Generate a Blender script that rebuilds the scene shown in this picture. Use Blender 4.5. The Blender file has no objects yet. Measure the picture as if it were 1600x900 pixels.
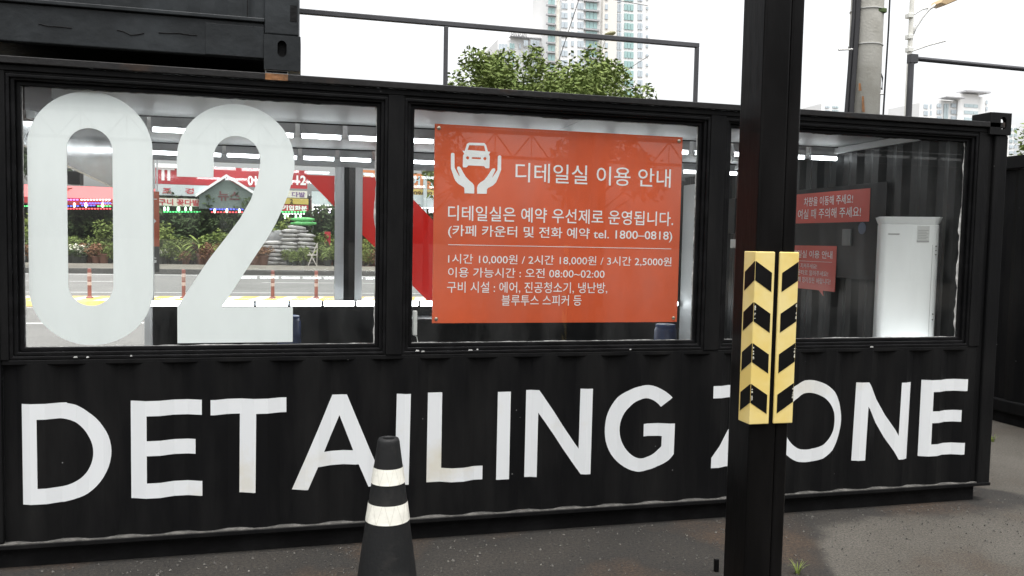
import bpy, bmesh, math, random
from mathutils import Vector, Matrix, noise
R = math.radians
random.seed(7)
scene = bpy.context.scene
COL = scene.collection

# ------------------------------------------------------------------ camera
FPX = 1259.923                                     # focal length in pixels of a 1600 px wide frame
CAM = Vector((1.732, -4.625, 1.766))
_rx, _ry, _rz = -0.0581, 0.0202, -0.2470
def cam_axes():
    cz, sz = math.cos(_rz), math.sin(_rz)
    right, fwd0, up0 = Vector((cz, sz, 0)), Vector((-sz, cz, 0)), Vector((0, 0, 1))
    fwd = math.cos(_rx)*fwd0 + math.sin(_rx)*up0
    up = -math.sin(_rx)*fwd0 + math.cos(_rx)*up0
    return math.cos(_ry)*right + math.sin(_ry)*up, -math.sin(_ry)*right + math.cos(_ry)*up, fwd
CR, CU, CF = cam_axes()
cd = bpy.data.cameras.new('camera'); cam = bpy.data.objects.new('camera', cd); COL.objects.link(cam)
cam.matrix_world = Matrix(((CR.x, CU.x, -CF.x, CAM.x), (CR.y, CU.y, -CF.y, CAM.y), (CR.z, CU.z, -CF.z, CAM.z), (0, 0, 0, 1)))
cd.sensor_width = 36; cd.lens = FPX/1600*36; cd.clip_start = 0.05; cd.clip_end = 3000
scene.camera = cam

# ------------------------------------------------------------------ sky, sun, exposure
SUN_EL, SUN_ROT = 78, 176
w = bpy.data.worlds.new('World'); scene.world = w; w.use_nodes = True
nt = w.node_tree; nt.nodes.clear()
sky = nt.nodes.new('ShaderNodeTexSky'); sky.sky_type = 'NISHITA'; sky.sun_disc = False
sky.sun_elevation = R(SUN_EL); sky.sun_rotation = R(SUN_ROT); sky.dust_density = 6; sky.air_density = 1.2; sky.ozone_density = 1
hs = nt.nodes.new('ShaderNodeHueSaturation'); hs.inputs['Saturation'].default_value = 0.12
bg = nt.nodes.new('ShaderNodeBackground'); bg.inputs['Strength'].default_value = 0.15
wo = nt.nodes.new('ShaderNodeOutputWorld')
nt.links.new(sky.outputs[0], hs.inputs['Color']); nt.links.new(hs.outputs[0], bg.inputs['Color']); nt.links.new(bg.outputs[0], wo.inputs[0])
sl = bpy.data.lights.new('sun', 'SUN'); sl.energy = 1.0; sl.angle = R(50); sl.color = (1, .97, .93)
so = bpy.data.objects.new('sun', sl); COL.objects.link(so)
_sd = Vector((math.sin(R(SUN_ROT))*math.cos(R(SUN_EL)), math.cos(R(SUN_ROT))*math.cos(R(SUN_EL)), math.sin(R(SUN_EL))))
so.rotation_euler = _sd.to_track_quat('Z', 'Y').to_euler(); so.location = _sd*60
vs = scene.view_settings
vs.view_transform = 'Standard'; vs.look = 'None'; vs.gamma = 1; vs.use_curve_mapping = False; vs.exposure = 1.35
scene.cycles.use_denoising = True
scene.cycles.max_bounces = 10; scene.cycles.transparent_max_bounces = 24
scene.cycles.sample_clamp_indirect = 6

# ------------------------------------------------------------------ helpers
def ray(x, y): return CR*((x-800)/FPX) + CU*((450-y)/FPX) + CF
def PY(x, y, Y=0.0): d = ray(x, y); return CAM + d*((Y-CAM.y)/d.y)
def PX(x, y, X): d = ray(x, y); return CAM + d*((X-CAM.x)/d.x)
def PZ(x, y, Z=0.0): d = ray(x, y); return CAM + d*((Z-CAM.z)/d.z)

class MB:
    def __init__(s): s.v = []; s.f = []
    def add(s, vs_, fs):
        b = len(s.v); s.v += [tuple(p) for p in vs_]; s.f += [tuple(i+b for i in f) for f in fs]; return s
    def box(s, x0, x1, y0, y1, z0, z1):
        return s.add([(x0,y0,z0),(x1,y0,z0),(x1,y1,z0),(x0,y1,z0),(x0,y0,z1),(x1,y0,z1),(x1,y1,z1),(x0,y1,z1)],
                     [(0,3,2,1),(4,5,6,7),(0,1,5,4),(1,2,6,5),(2,3,7,6),(3,0,4,7)])
    def prism(s, poly, a, b, axis='y'):            # poly of (u, v); axis y: (x,z); axis x: (y,z); axis z: (x,y)
        def q(u, v, d): return (u, d, v) if axis == 'y' else (d, u, v) if axis == 'x' else (u, v, d)
        n = len(poly)
        return s.add([q(u, v, a) for u, v in poly] + [q(u, v, b) for u, v in poly],
                     [tuple(range(n))[::-1], tuple(range(n, 2*n))] + [(i, (i+1) % n, n+(i+1) % n, n+i) for i in range(n)])
    def tube(s, pts, r, n=8, r2=None, cap=True):
        pts = [Vector(p) for p in pts]; rings = []
        for i, p in enumerate(pts):
            t = (pts[min(i+1, len(pts)-1)] - pts[max(i-1, 0)]).normalized()
            a = t.orthogonal().normalized() if abs(t.z) < .99 else Vector((1, 0, 0))
            if abs(t.z) < .99: a = t.cross(Vector((0, 0, 1))).normalized()
            b = t.cross(a)
            rr = r if r2 is None else r + (r2-r)*i/max(1, len(pts)-1)
            rings.append([p + a*math.cos(2*math.pi*k/n)*rr + b*math.sin(2*math.pi*k/n)*rr for k in range(n)])
        vv = [v for g in rings for v in g]; ff = []
        for i in range(len(rings)-1):
            for k in range(n): ff.append((i*n+k, i*n+(k+1) % n, (i+1)*n+(k+1) % n, (i+1)*n+k))
        if cap: ff += [tuple(range(n))[::-1], tuple(range(len(vv)-n, len(vv)))]
        return s.add(vv, ff)
    def lathe(s, prof, c=(0, 0, 0), n=24, cap=True):
        vv = [(c[0]+r*math.cos(2*math.pi*k/n), c[1]+r*math.sin(2*math.pi*k/n), c[2]+z) for r, z in prof for k in range(n)]
        ff = [(i*n+k, i*n+(k+1) % n, (i+1)*n+(k+1) % n, (i+1)*n+k) for i in range(len(prof)-1) for k in range(n)]
        if cap: ff += [tuple(range(n))[::-1], tuple(range(len(vv)-n, len(vv)))]
        return s.add(vv, ff)
    def mesh(s, name, m, smooth=False, fix=True):
        me = bpy.data.meshes.new(name); me.from_pydata(s.v, [], s.f); me.update()
        if fix:
            bm = bmesh.new(); bm.from_mesh(me); bmesh.ops.recalc_face_normals(bm, faces=bm.faces); bm.to_mesh(me); bm.free()
        if smooth: me.polygons.foreach_set('use_smooth', [True]*len(me.polygons))
        me.materials.append(m); return me
    def build(s, name, m, parent=None, bevel=0, smooth=False, seg=2, fix=True):
        return link(name, s.mesh(name, m, smooth, fix), parent, bevel, seg)

def link(name, me, parent=None, bevel=0, seg=2):
    o = bpy.data.objects.new(name, me); COL.objects.link(o)
    if parent is not None: put(o, parent)
    if bevel:
        b = o.modifiers.new('bevel', 'BEVEL'); b.width = bevel; b.segments = seg; b.limit_method = 'ANGLE'; b.angle_limit = R(40)
    return o
def world_loc(o):
    l = Vector(o.location)
    return l + world_loc(o.parent) if o.parent and o.parent.get('_w') is None and False else l
def put(o, parent):
    o.parent = parent
    base = Vector(parent.location)
    p = parent.parent
    while p is not None: base += 0*base; p = p.parent
    if parent.type == 'EMPTY' and not parent.get('proto'): o.matrix_parent_inverse = Matrix.Translation(-base)
def tag(o, label=None, cat=None, group=None, kind=None):
    if label: o['label'] = label
    if cat: o['category'] = cat
    if group: o['group'] = group
    if kind: o['kind'] = kind
    return o
def empty(name, loc, label, cat, group=None, proto=False):
    o = bpy.data.objects.new(name, None); COL.objects.link(o); o.location = loc; o.empty_display_size = .1
    if proto: o['proto'] = 1
    return tag(o, label, cat, group)
def copy_tree(o, parent=None):
    c = o.copy(); COL.objects.link(c)
    if parent is not None: c.parent = parent
    for ch in list(o.children): copy_tree(ch, c)
    return c

# ------------------------------------------------------------------ materials
def mat(name, col, rough=.5, metal=0, var=0, scale=4, bump=0, bscale=40, emit=None, es=0, spec=None, col2=None, lo=.45, hi=.65, coat=0, stretch=None, specks=0):
    m = bpy.data.materials.new(name); m.use_nodes = True; t = m.node_tree; b = t.nodes['Principled BSDF']
    b.inputs['Base Color'].default_value = (*col, 1); b.inputs['Roughness'].default_value = rough; b.inputs['Metallic'].default_value = metal
    if spec is not None: b.inputs['Specular IOR Level'].default_value = spec
    if coat: b.inputs['Coat Weight'].default_value = coat; b.inputs['Coat Roughness'].default_value = .12
    if emit: b.inputs['Emission Color'].default_value = (*emit, 1); b.inputs['Emission Strength'].default_value = es
    if var or bump or col2:
        g = t.nodes.new('ShaderNodeNewGeometry'); src = g.outputs['Position']
        if stretch:
            mp = t.nodes.new('ShaderNodeMapping'); mp.inputs['Scale'].default_value = stretch
            t.links.new(src, mp.inputs['Vector']); src = mp.outputs[0]
    if var or col2:
        n = t.nodes.new('ShaderNodeTexNoise'); n.inputs['Scale'].default_value = scale; n.inputs['Detail'].default_value = 7; n.inputs['Roughness'].default_value = .62
        t.links.new(src, n.inputs['Vector'])
        r = t.nodes.new('ShaderNodeValToRGB'); r.color_ramp.elements[0].position = lo; r.color_ramp.elements[1].position = hi
        c2 = col2 or tuple(min(1, c*(1+var)) for c in col); c1 = col if col2 else tuple(c*(1-var) for c in col)
        r.color_ramp.elements[0].color = (*c1, 1); r.color_ramp.elements[1].color = (*c2, 1)
        t.links.new(n.outputs['Fac'], r.inputs[0]); t.links.new(r.outputs[0], b.inputs['Base Color'])
        rr = t.nodes.new('ShaderNodeMapRange'); rr.inputs['To Min'].default_value = max(.03, rough-.1); rr.inputs['To Max'].default_value = min(1, rough+.12)
        t.links.new(n.outputs['Fac'], rr.inputs[0]); t.links.new(rr.outputs[0], b.inputs['Roughness'])
    if specks:
        vn = t.nodes.new('ShaderNodeTexVoronoi'); vn.inputs['Scale'].default_value = 16; g2 = t.nodes.new('ShaderNodeNewGeometry')
        t.links.new(g2.outputs['Position'], vn.inputs['Vector'])
        vr = t.nodes.new('ShaderNodeValToRGB'); vr.color_ramp.elements[0].position = .045; vr.color_ramp.elements[0].color = (specks, specks, specks, 1)
        vr.color_ramp.elements[1].position = .075; vr.color_ramp.elements[1].color = (0, 0, 0, 1)
        nz = t.nodes.new('ShaderNodeTexNoise'); nz.inputs['Scale'].default_value = 5; t.links.new(g2.outputs['Position'], nz.inputs['Vector'])
        nr = t.nodes.new('ShaderNodeValToRGB'); nr.color_ramp.elements[0].position = .60; nr.color_ramp.elements[1].position = .64
        t.links.new(nz.outputs['Fac'], nr.inputs[0]); t.links.new(vn.outputs['Distance'], vr.inputs[0])
        mu = t.nodes.new('ShaderNodeMix'); mu.data_type = 'RGBA'; mu.blend_type = 'MULTIPLY'; mu.inputs['Factor'].default_value = 1
        t.links.new(vr.outputs[0], mu.inputs[6]); t.links.new(nr.outputs[0], mu.inputs[7])
        ad = t.nodes.new('ShaderNodeMix'); ad.data_type = 'RGBA'; ad.blend_type = 'ADD'; ad.inputs['Factor'].default_value = 1
        t.links.new(r.outputs[0], ad.inputs[6]); t.links.new(mu.outputs[2], ad.inputs[7]); t.links.new(ad.outputs[2], b.inputs['Base Color'])
    if bump:
        n2 = t.nodes.new('ShaderNodeTexNoise'); n2.inputs['Scale'].default_value = bscale; n2.inputs['Detail'].default_value = 5
        t.links.new(src, n2.inputs['Vector'])
        bp = t.nodes.new('ShaderNodeBump'); bp.inputs['Strength'].default_value = bump; bp.inputs['Distance'].default_value = .02
        t.links.new(n2.outputs['Fac'], bp.inputs['Height']); t.links.new(bp.outputs[0], b.inputs['Normal'])
    return m
def glass(name, tint=(1, 1, 1), f0=.045, grime=0):
    m = bpy.data.materials.new(name); m.use_nodes = True; t = m.node_tree; t.nodes.clear()
    o = t.nodes.new('ShaderNodeOutputMaterial'); mx = t.nodes.new('ShaderNodeMixShader')
    tr = t.nodes.new('ShaderNodeBsdfTransparent'); gl = t.nodes.new('ShaderNodeBsdfGlossy'); gl.inputs['Roughness'].default_value = .004
    tr.inputs['Color'].default_value = (*tint, 1)
    lw = t.nodes.new('ShaderNodeLayerWeight'); lw.inputs['Blend'].default_value = .5
    p = t.nodes.new('ShaderNodeMath'); p.operation = 'POWER'; p.inputs[1].default_value = 5
    a = t.nodes.new('ShaderNodeMath'); a.operation = 'MULTIPLY_ADD'; a.inputs[1].default_value = 1-f0; a.inputs[2].default_value = f0
    t.links.new(lw.outputs['Facing'], p.inputs[0]); t.links.new(p.outputs[0], a.inputs[0]); t.links.new(a.outputs[0], mx.inputs[0])
    t.links.new(tr.outputs[0], mx.inputs[1]); t.links.new(gl.outputs[0], mx.inputs[2]); t.links.new(mx.outputs[0], o.inputs[0])
    if grime:
        df = t.nodes.new('ShaderNodeBsdfDiffuse'); df.inputs['Color'].default_value = (.55, .56, .55, 1); m2 = t.nodes.new('ShaderNodeMixShader')
        g = t.nodes.new('ShaderNodeNewGeometry'); mp = t.nodes.new('ShaderNodeMapping'); mp.inputs['Scale'].default_value = (3.2, 1, .9)
        n = t.nodes.new('ShaderNodeTexNoise'); n.inputs['Scale'].default_value = 1.6; n.inputs['Detail'].default_value = 8; n.inputs['Roughness'].default_value = .65
        r = t.nodes.new('ShaderNodeMapRange'); r.inputs['From Min'].default_value = .42; r.inputs['From Max'].default_value = .72; r.inputs['To Min'].default_value = .004; r.inputs['To Max'].default_value = grime
        t.links.new(g.outputs['Position'], mp.inputs['Vector']); t.links.new(mp.outputs[0], n.inputs['Vector']); t.links.new(n.outputs['Fac'], r.inputs[0])
        t.links.new(r.outputs[0], m2.inputs[0]); t.links.new(mx.outputs[0], m2.inputs[1]); t.links.new(df.outputs[0], m2.inputs[2]); t.links.new(m2.outputs[0], o.inputs[0])
    return m

M = dict(
    black=mat('black container paint', (.0048, .0049, .0053), .55, spec=.10, col2=(.013, .0128, .0125), scale=3.0, lo=.42, hi=.78, bump=.16, bscale=22, stretch=(1.6, 1, .3), specks=.22),
    black2=mat('grey black container paint', (.018, .021, .023), .45, spec=.22, var=.3, scale=2.4, bump=.18, bscale=14),
    frame=mat('black window frame paint', (.007, .007, .0075), .36, spec=.12, var=.3, scale=9, bump=.1, bscale=60),
    rail=mat('weathered rail paint', (.010, .0095, .0095), .5, spec=.25, col2=(.05, .024, .011), scale=2.6, lo=.55, hi=.78, bump=.15, bscale=40),
    rust=mat('rusty steel', (.24, .10, .03), .8, col2=(.10, .05, .022), scale=18, lo=.35, hi=.65, bump=.3),
    dust=mat('dusty ledge', (.075, .072, .066), .9, var=.4, scale=14, bump=.2),
    skirt=mat('black base skirt', (.006, .006, .0063), .7, spec=.15, var=.4, scale=6, bump=.2),
    post=mat('black gloss post paint', (.0055, .0052, .0052), .36, spec=.10, var=.3, scale=4, bump=.06, bscale=30, stretch=(1, 1, .25)),
    white=mat('white vinyl lettering', (.68, .70, .71), .38, col2=(.60, .565, .46), scale=1.3, lo=.56, hi=.74),
    digit=mat('white acrylic', (.90, .93, .925), .35),
    print=mat('white printed ink', (.85, .87, .87), .4),
    orange=mat('orange sign board', (.66, .108, .038), .2, var=.07, scale=1.3),
    redsign=mat('red orange wall sign', (.62, .06, .035), .35),
    caulk=mat('white caulk', (.55, .55, .53), .7, var=.3, scale=30),
    steel=mat('zinc bolt', (.55, .5, .4), .3, metal=1),
    yellow=mat('yellow rubber', (.74, .56, .17), .45, col2=(.77, .63, .27), scale=3, lo=.4, hi=.6, bump=.05),
    rubber=mat('black rubber print', (.006, .006, .006), .5, spec=.12, var=.2),
    scuff=mat('bare rubber scuff', (.6, .58, .5), .7),
    cone=mat('black rubber cone', (.010, .0105, .011), .6, spec=.25, col2=(.026, .025, .023), scale=7, lo=.5, hi=.75, bump=.1, bscale=60),
    reflect=mat('reflective sheeting', (.80, .79, .71), .3, var=.08, scale=16, bump=.12, bscale=22),
    ceil=mat('grey white ceiling board', (.50, .51, .51), .48, var=.10, scale=1.2, bump=.04, bscale=3),
    inner=mat('dark inner wall paint', (.008, .0095, .0105), .42, spec=.2, var=.25, scale=2, bump=.1, bscale=12),
    dark=mat('dark panel', (.007, .0075, .0085), .35, spec=.15, var=.2, scale=3),
    floorin=mat('dark epoxy floor', (.06, .06, .062), .35, var=.2, scale=2),
    alu=mat('aluminium mullion', (.68, .70, .71), .45),
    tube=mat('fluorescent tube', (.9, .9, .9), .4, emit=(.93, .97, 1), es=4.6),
    batten=mat('lamp batten', (.42, .43, .44), .5),
    redfilm=mat('red window film', (.62, .018, .014), .25),
    acwhite=mat('air conditioner plastic', (.90, .91, .90), .28),
    acgrey=mat('label grey', (.42, .42, .41), .5),
    blue=mat('blue plastic', (.008, .03, .12), .4),
    glass=glass('window glass', (.975, .985, .98), .030, .028),
    glassfar=glass('street window glass', (.97, .98, .98), .055),
    concrete=mat('utility pole concrete', (.33, .32, .28), .85, col2=(.42, .41, .37), scale=2.5, lo=.4, hi=.65, bump=.25, bscale=40),
    galv=mat('galvanised pole', (.45, .45, .43), .5, metal=.2),
    lampy=mat('amber lamp head', (.42, .30, .16), .45),
    railing=mat('grey railing paint', (.040, .040, .044), .4, var=.2),
    bark=mat('bark', (.07, .055, .04), .9, var=.3, scale=8, bump=.3),
    cable=mat('black cable', (.012, .012, .014), .6),
    wood=mat('pale wood', (.45, .42, .38), .7),
)
def film(name, col, k=.6):
    m = bpy.data.materials.new(name); m.use_nodes = True; t = m.node_tree; b = t.nodes['Principled BSDF']
    b.inputs['Base Color'].default_value = (*col, 1); b.inputs['Roughness'].default_value = .3
    tl = t.nodes.new('ShaderNodeBsdfTranslucent'); tl.inputs['Color'].default_value = (*col, 1); mx = t.nodes.new('ShaderNodeMixShader'); mx.inputs[0].default_value = k
    t.links.new(b.outputs[0], mx.inputs[1]); t.links.new(tl.outputs[0], mx.inputs[2]); t.links.new(mx.outputs[0], t.nodes['Material Output'].inputs[0]); return m
M['redfilm'] = film('red window film', (.80, .022, .016), .75)
def leafmat(name, c1, c2):
    m = mat(name, c1, .75, col2=c2, scale=3.5, lo=.35, hi=.65, spec=.15)
    b = m.node_tree.nodes['Principled BSDF']
    b.inputs['Transmission Weight'].default_value = 0
    return m
M['leaf'] = leafmat('leaf green', (.085, .125, .03), (.16, .20, .06))
M['leafd'] = leafmat('leaf dark', (.035, .06, .025), (.07, .10, .04))
M['leafy'] = leafmat('leaf yellow', (.12, .16, .035), (.18, .22, .06))
M['leafr'] = leafmat('leaf reddish', (.16, .07, .045), (.20, .12, .06))
M['flower'] = mat('pale petals', (.75, .74, .62), .6)
M['lime'] = mat('lime petals', (.55, .62, .16), .6)
M['terra'] = mat('terracotta', (.13, .06, .04), .8)
M['potd'] = mat('dark plastic pot', (.03, .035, .03), .6)

# ------------------------------------------------------------------ text and flat shapes
def text_tris(body, weight=0.0):
    c = bpy.data.curves.new('lettering', 'FONT'); c.body = body; c.offset = weight; c.resolution_u = 3
    o = bpy.data.objects.new('lettering', c); COL.objects.link(o); bpy.context.view_layer.update()
    me = bpy.data.meshes.new_from_object(o.evaluated_get(bpy.context.evaluated_depsgraph_get()))
    bpy.data.objects.remove(o); bpy.data.curves.remove(c)
    return me
def lettering(name, body, m, parent, fit, weight=.012, thick=0):
    """fit(u, v) with u, v in 0..1 over the bounding box of the text gives the 3-D point; every word is an object"""
    me = text_tris(body, weight); xs = [v.co.x for v in me.vertices]; ys = [v.co.y for v in me.vertices]
    x0, x1, y0, y1 = min(xs), max(xs), min(ys), max(ys)
    spans = sorted((min(xs[i] for i in p.vertices), max(xs[i] for i in p.vertices)) for p in me.polygons)
    cuts, end = [], spans[0][1]
    for a, b in spans:
        if a - end > .17: cuts.append((a+end)/2)
        end = max(end, b)
    faces = [[] for _ in range(len(cuts)+1)]
    for p in me.polygons:
        c = sum(xs[i] for i in p.vertices)/len(p.vertices)
        faces[sum(c > q for q in cuts)].append(tuple(p.vertices))
    out = None
    for fs in faces:
        ids = sorted({i for f in fs for i in f}); mp = {i: k for k, i in enumerate(ids)}
        w = MB(); w.v = [tuple(fit((xs[i]-x0)/(x1-x0), (ys[i]-y0)/(y1-y0))) for i in ids]; w.f = [tuple(mp[i] for i in f) for f in fs]
        out = w.build(name, m, parent, fix=False)
    bpy.data.meshes.remove(me)
    return out
def fit_y(x0, x1, z0, z1, Y):
    return lambda u, v: Vector((x0+u*(x1-x0), Y, z0+v*(z1-z0)))
def fit_x(ya, yb, z0, z1, X):
    return lambda u, v: Vector((X, ya+u*(yb-ya), z0+v*(z1-z0)))
def filled(polys, thick=0.0):
    """flat even-odd filled outlines in (x, z); returns a mesh in the plane y=0"""
    c = bpy.data.curves.new('shape', 'CURVE'); c.dimensions = '2D'; c.fill_mode = 'BOTH' if thick else 'FRONT'; c.extrude = thick/2
    for p in polys:
        s = c.splines.new('POLY'); s.points.add(len(p)-1); s.use_cyclic_u = True
        for i, (x, z) in enumerate(p): s.points[i].co = (x, z, 0, 1)
    o = bpy.data.objects.new('shape', c); COL.objects.link(o); bpy.context.view_layer.update()
    me = bpy.data.meshes.new_from_object(o.evaluated_get(bpy.context.evaluated_depsgraph_get()))
    bpy.data.objects.remove(o); bpy.data.curves.remove(c)
    for v in me.vertices: v.co = (v.co.x, -v.co.z, v.co.y)
    return me
def arc(cx, cz, rx, rz, a0, a1, n=24):
    return [(cx+rx*math.cos(R(a0+(a1-a0)*i/n)), cz+rz*math.sin(R(a0+(a1-a0)*i/n))) for i in range(n+1)]

# ------------------------------------------------------------------ ground
def ground_mat(name, c1, c2, c3, bump=.5, sc=.8, rough=.9):
    m = bpy.data.materials.new(name); m.use_nodes = True; t = m.node_tree; b = t.nodes['Principled BSDF']
    g = t.nodes.new('ShaderNodeNewGeometry')
    n = t.nodes.new('ShaderNodeTexNoise'); n.inputs['Scale'].default_value = sc; n.inputs['Detail'].default_value = 9; n.inputs['Roughness'].default_value = .65
    f = t.nodes.new('ShaderNodeTexNoise'); f.inputs['Scale'].default_value = 75; f.inputs['Detail'].default_value = 4; f.inputs['Roughness'].default_value = .8
    t.links.new(g.outputs['Position'], n.inputs['Vector']); t.links.new(g.outputs['Position'], f.inputs['Vector'])
    r = t.nodes.new('ShaderNodeValToRGB'); e = r.color_ramp.elements
    e[0].position = .36; e[0].color = (*c1, 1); e[1].position = .66; e[1].color = (*c3, 1); k = e.new(.5); k.color = (*c2, 1)
    t.links.new(n.outputs['Fac'], r.inputs[0])
    mx = t.nodes.new('ShaderNodeMix'); mx.data_type = 'RGBA'; mx.blend_type = 'MULTIPLY'; mx.inputs['Factor'].default_value = .8
    r2 = t.nodes.new('ShaderNodeValToRGB'); r2.color_ramp.elements[0].position = .38; r2.color_ramp.elements[0].color = (.3, .3, .3, 1)
    r2.color_ramp.elements[1].position = .66; r2.color_ramp.elements[1].color = (2.1, 2.05, 1.95, 1)
    t.links.new(f.outputs['Fac'], r2.inputs[0]); t.links.new(r.outputs[0], mx.inputs[6]); t.links.new(r2.outputs[0], mx.inputs[7])
    t.links.new(mx.outputs[2], b.inputs['Base Color']); b.inputs['Roughness'].default_value = rough
    bp = t.nodes.new('ShaderNodeBump'); bp.inputs['Strength'].default_value = bump; bp.inputs['Distance'].default_value = .012
    t.links.new(f.outputs['Fac'], bp.inputs['Height']); t.links.new(bp.outputs[0], b.inputs['Normal'])
    return m
M['yard'] = ground_mat('worn concrete yard', (.030, .0215, .014), (.042, .038, .0315), (.055, .051, .044), .6, .7)
M['asphalt'] = ground_mat('dark apron asphalt', (.046, .034, .022), (.043, .039, .033), (.062, .057, .048), .9, .9)
M['road'] = ground_mat('grey road asphalt', (.125, .125, .122), (.142, .142, .140), (.16, .16, .157), .3, .35)
M['walk'] = ground_mat('pale pavement', (.10, .092, .078), (.125, .118, .10), (.15, .14, .12), .3, .7)
M['kerb'] = ground_mat('kerb stone', (.065, .065, .063), (.08, .08, .078), (.095, .095, .093), .3, 2)
M['roadpaint'] = mat('road paint', (.65, .65, .64), .6, var=.08, scale=3)

def sheet(name, poly, z, m, kind='structure'):
    o = MB().add([(x, y, z) for x, y in poly], [tuple(range(len(poly)))]).build(name, m)
    if o.data.polygons[0].normal.z < 0: o.data.flip_normals()
    return tag(o, kind=kind)
def yard_mat():
    m = M['yard']; t = m.node_tree; L_ = t.links; b = t.nodes['Principled BSDF']
    def mr(src, a, b_, c, d, smooth=True):
        n = t.nodes.new('ShaderNodeMapRange'); n.interpolation_type = 'SMOOTHSTEP' if smooth else 'LINEAR'
        for k, v in zip(('From Min', 'From Max', 'To Min', 'To Max'), (a, b_, c, d)): n.inputs[k].default_value = v
        L_.new(src, n.inputs[0]); return n.outputs[0]
    def op(o, x, y):
        n = t.nodes.new('ShaderNodeMath'); n.operation = o
        for i, v in enumerate((x, y)):
            if isinstance(v, (int, float)): n.inputs[i].default_value = v
            else: L_.new(v, n.inputs[i])
        return n.outputs[0]
    g = t.nodes.new('ShaderNodeNewGeometry'); sp = t.nodes.new('ShaderNodeSeparateXYZ'); L_.new(g.outputs['Position'], sp.inputs[0])
    nz = t.nodes.new('ShaderNodeTexNoise'); nz.inputs['Scale'].default_value = 2.2; nz.inputs['Detail'].default_value = 9; nz.inputs['Roughness'].default_value = .7; L_.new(g.outputs['Position'], nz.inputs['Vector'])
    wob = op('MULTIPLY', op('SUBTRACT', nz.outputs['Fac'], .5), .55)
    y = op('ADD', sp.outputs['Y'], wob)
    e1 = mr(sp.outputs['X'], 3.7, 5.0, -2.3, -.20); t1 = mr(op('SUBTRACT', y, e1), -.10, .10, 0, 1)
    e2 = mr(sp.outputs['X'], 6.4, 7.3, .38, -.55); t2 = mr(op('SUBTRACT', y, e2), -.07, .07, 1, 0)
    f = op('MULTIPLY', t1, t2)
    old = b.inputs['Base Color'].links[0].from_socket
    asp = t.nodes.new('ShaderNodeTexNoise'); asp.inputs['Scale'].default_value = 1.1; asp.inputs['Detail'].default_value = 8; L_.new(g.outputs['Position'], asp.inputs['Vector'])
    ra = t.nodes.new('ShaderNodeValToRGB'); e = ra.color_ramp.elements; e[0].position = .38; e[0].color = (.023, .0140, .0078, 1); e[1].position = .66; e[1].color = (.0145, .0124, .010, 1); k = e.new(.5); k.color = (.0085, .0074, .006, 1)
    L_.new(asp.outputs['Fac'], ra.inputs[0])
    gr = t.nodes.new('ShaderNodeTexNoise'); gr.inputs['Scale'].default_value = 60; gr.inputs['Detail'].default_value = 3; gr.inputs['Roughness'].default_value = .8; L_.new(g.outputs['Position'], gr.inputs['Vector'])
    rg = t.nodes.new('ShaderNodeValToRGB'); rg.color_ramp.elements[0].position = .40; rg.color_ramp.elements[0].color = (.35, .35, .35, 1); rg.color_ramp.elements[1].position = .64; rg.color_ramp.elements[1].color = (2.3, 2.25, 2.1, 1)
    L_.new(gr.outputs['Fac'], rg.inputs[0])
    mu = t.nodes.new('ShaderNodeMix'); mu.data_type = 'RGBA'; mu.blend_type = 'MULTIPLY'; mu.inputs['Factor'].default_value = 1; L_.new(ra.outputs[0], mu.inputs[6]); L_.new(rg.outputs[0], mu.inputs[7])
    mx = t.nodes.new('ShaderNodeMix'); mx.data_type = 'RGBA'; L_.new(f, mx.inputs['Factor']); L_.new(old, mx.inputs[6]); L_.new(mu.outputs[2], mx.inputs[7]); L_.new(mx.outputs[2], b.inputs['Base Color'])
yard_mat()
sheet('ground', [(-900, -300), (900, -300), (900, 1500), (-900, 1500)], 0, M['yard'])
road = sheet('road', [(-200, 9), (200, 9), (200, 33.6), (-200, 33.6)], .004, M['road'])
def markings():
    mb = MB()
    for y, ww, dash in ((12.45, .16, 0), (32.6, .22, 0), (21.4, .13, 0), (16.15, .10, 0), (27.2, .13, 6)):
        if not dash: mb.add([(-150, y, .008), (150, y, .008), (150, y+ww, .008), (-150, y+ww, .008)], [(0, 1, 2, 3)])
        else:
            for k in range(-12, 13):
                x = k*10.0; mb.add([(x, y, .008), (x+dash, y, .008), (x+dash, y+ww, .008), (x, y+ww, .008)], [(0, 1, 2, 3)])
    return tag(mb.build('road_markings', M['roadpaint'], fix=False), kind='structure')
markings()
tag(MB().box(-200, 200, 33.6, 60, -.05, .22).build('pavement', M['walk'], bevel=.02), kind='structure')
tag(MB().box(-200, 200, 33.42, 33.597, -.05, .235).build('kerb', M['kerb'], bevel=.02), kind='structure')

# small stones and grit lying along the foot of the wall
def grit():
    mb = MB(); rnd = random.Random(3)
    for i in range(2600):
        x = rnd.uniform(-.6, 9); y = -abs(rnd.gauss(0, .55)) - .005
        if rnd.random() < .12: y = rnd.uniform(-2.4, -.1)
        if y > -.02 and x < 6.45: y -= .03
        s = rnd.choice([.003, .004, .005, .006, .009]) * rnd.uniform(.6, 1.3)
        a = rnd.uniform(0, 6.28); v = []
        for k in range(4): v.append((x+s*math.cos(a+k*1.57)*rnd.uniform(.7, 1.2), y+s*math.sin(a+k*1.57)*rnd.uniform(.7, 1.2), .003))
        v.append((x+rnd.uniform(-.3, .3)*s, y+rnd.uniform(-.3, .3)*s, .004+s*rnd.uniform(.7, 1.2)))
        mb.add(v, [(0, 1, 4), (1, 2, 4), (2, 3, 4), (3, 0, 4)])
    o = mb.build('grit', mat('grit stone', (.045, .042, .038), .9, col2=(.20, .19, .17), scale=40, lo=.5, hi=.75))
    tag(o, 'loose grit and small stones along the foot of the wall', 'grit', kind='stuff')
grit()

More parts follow.
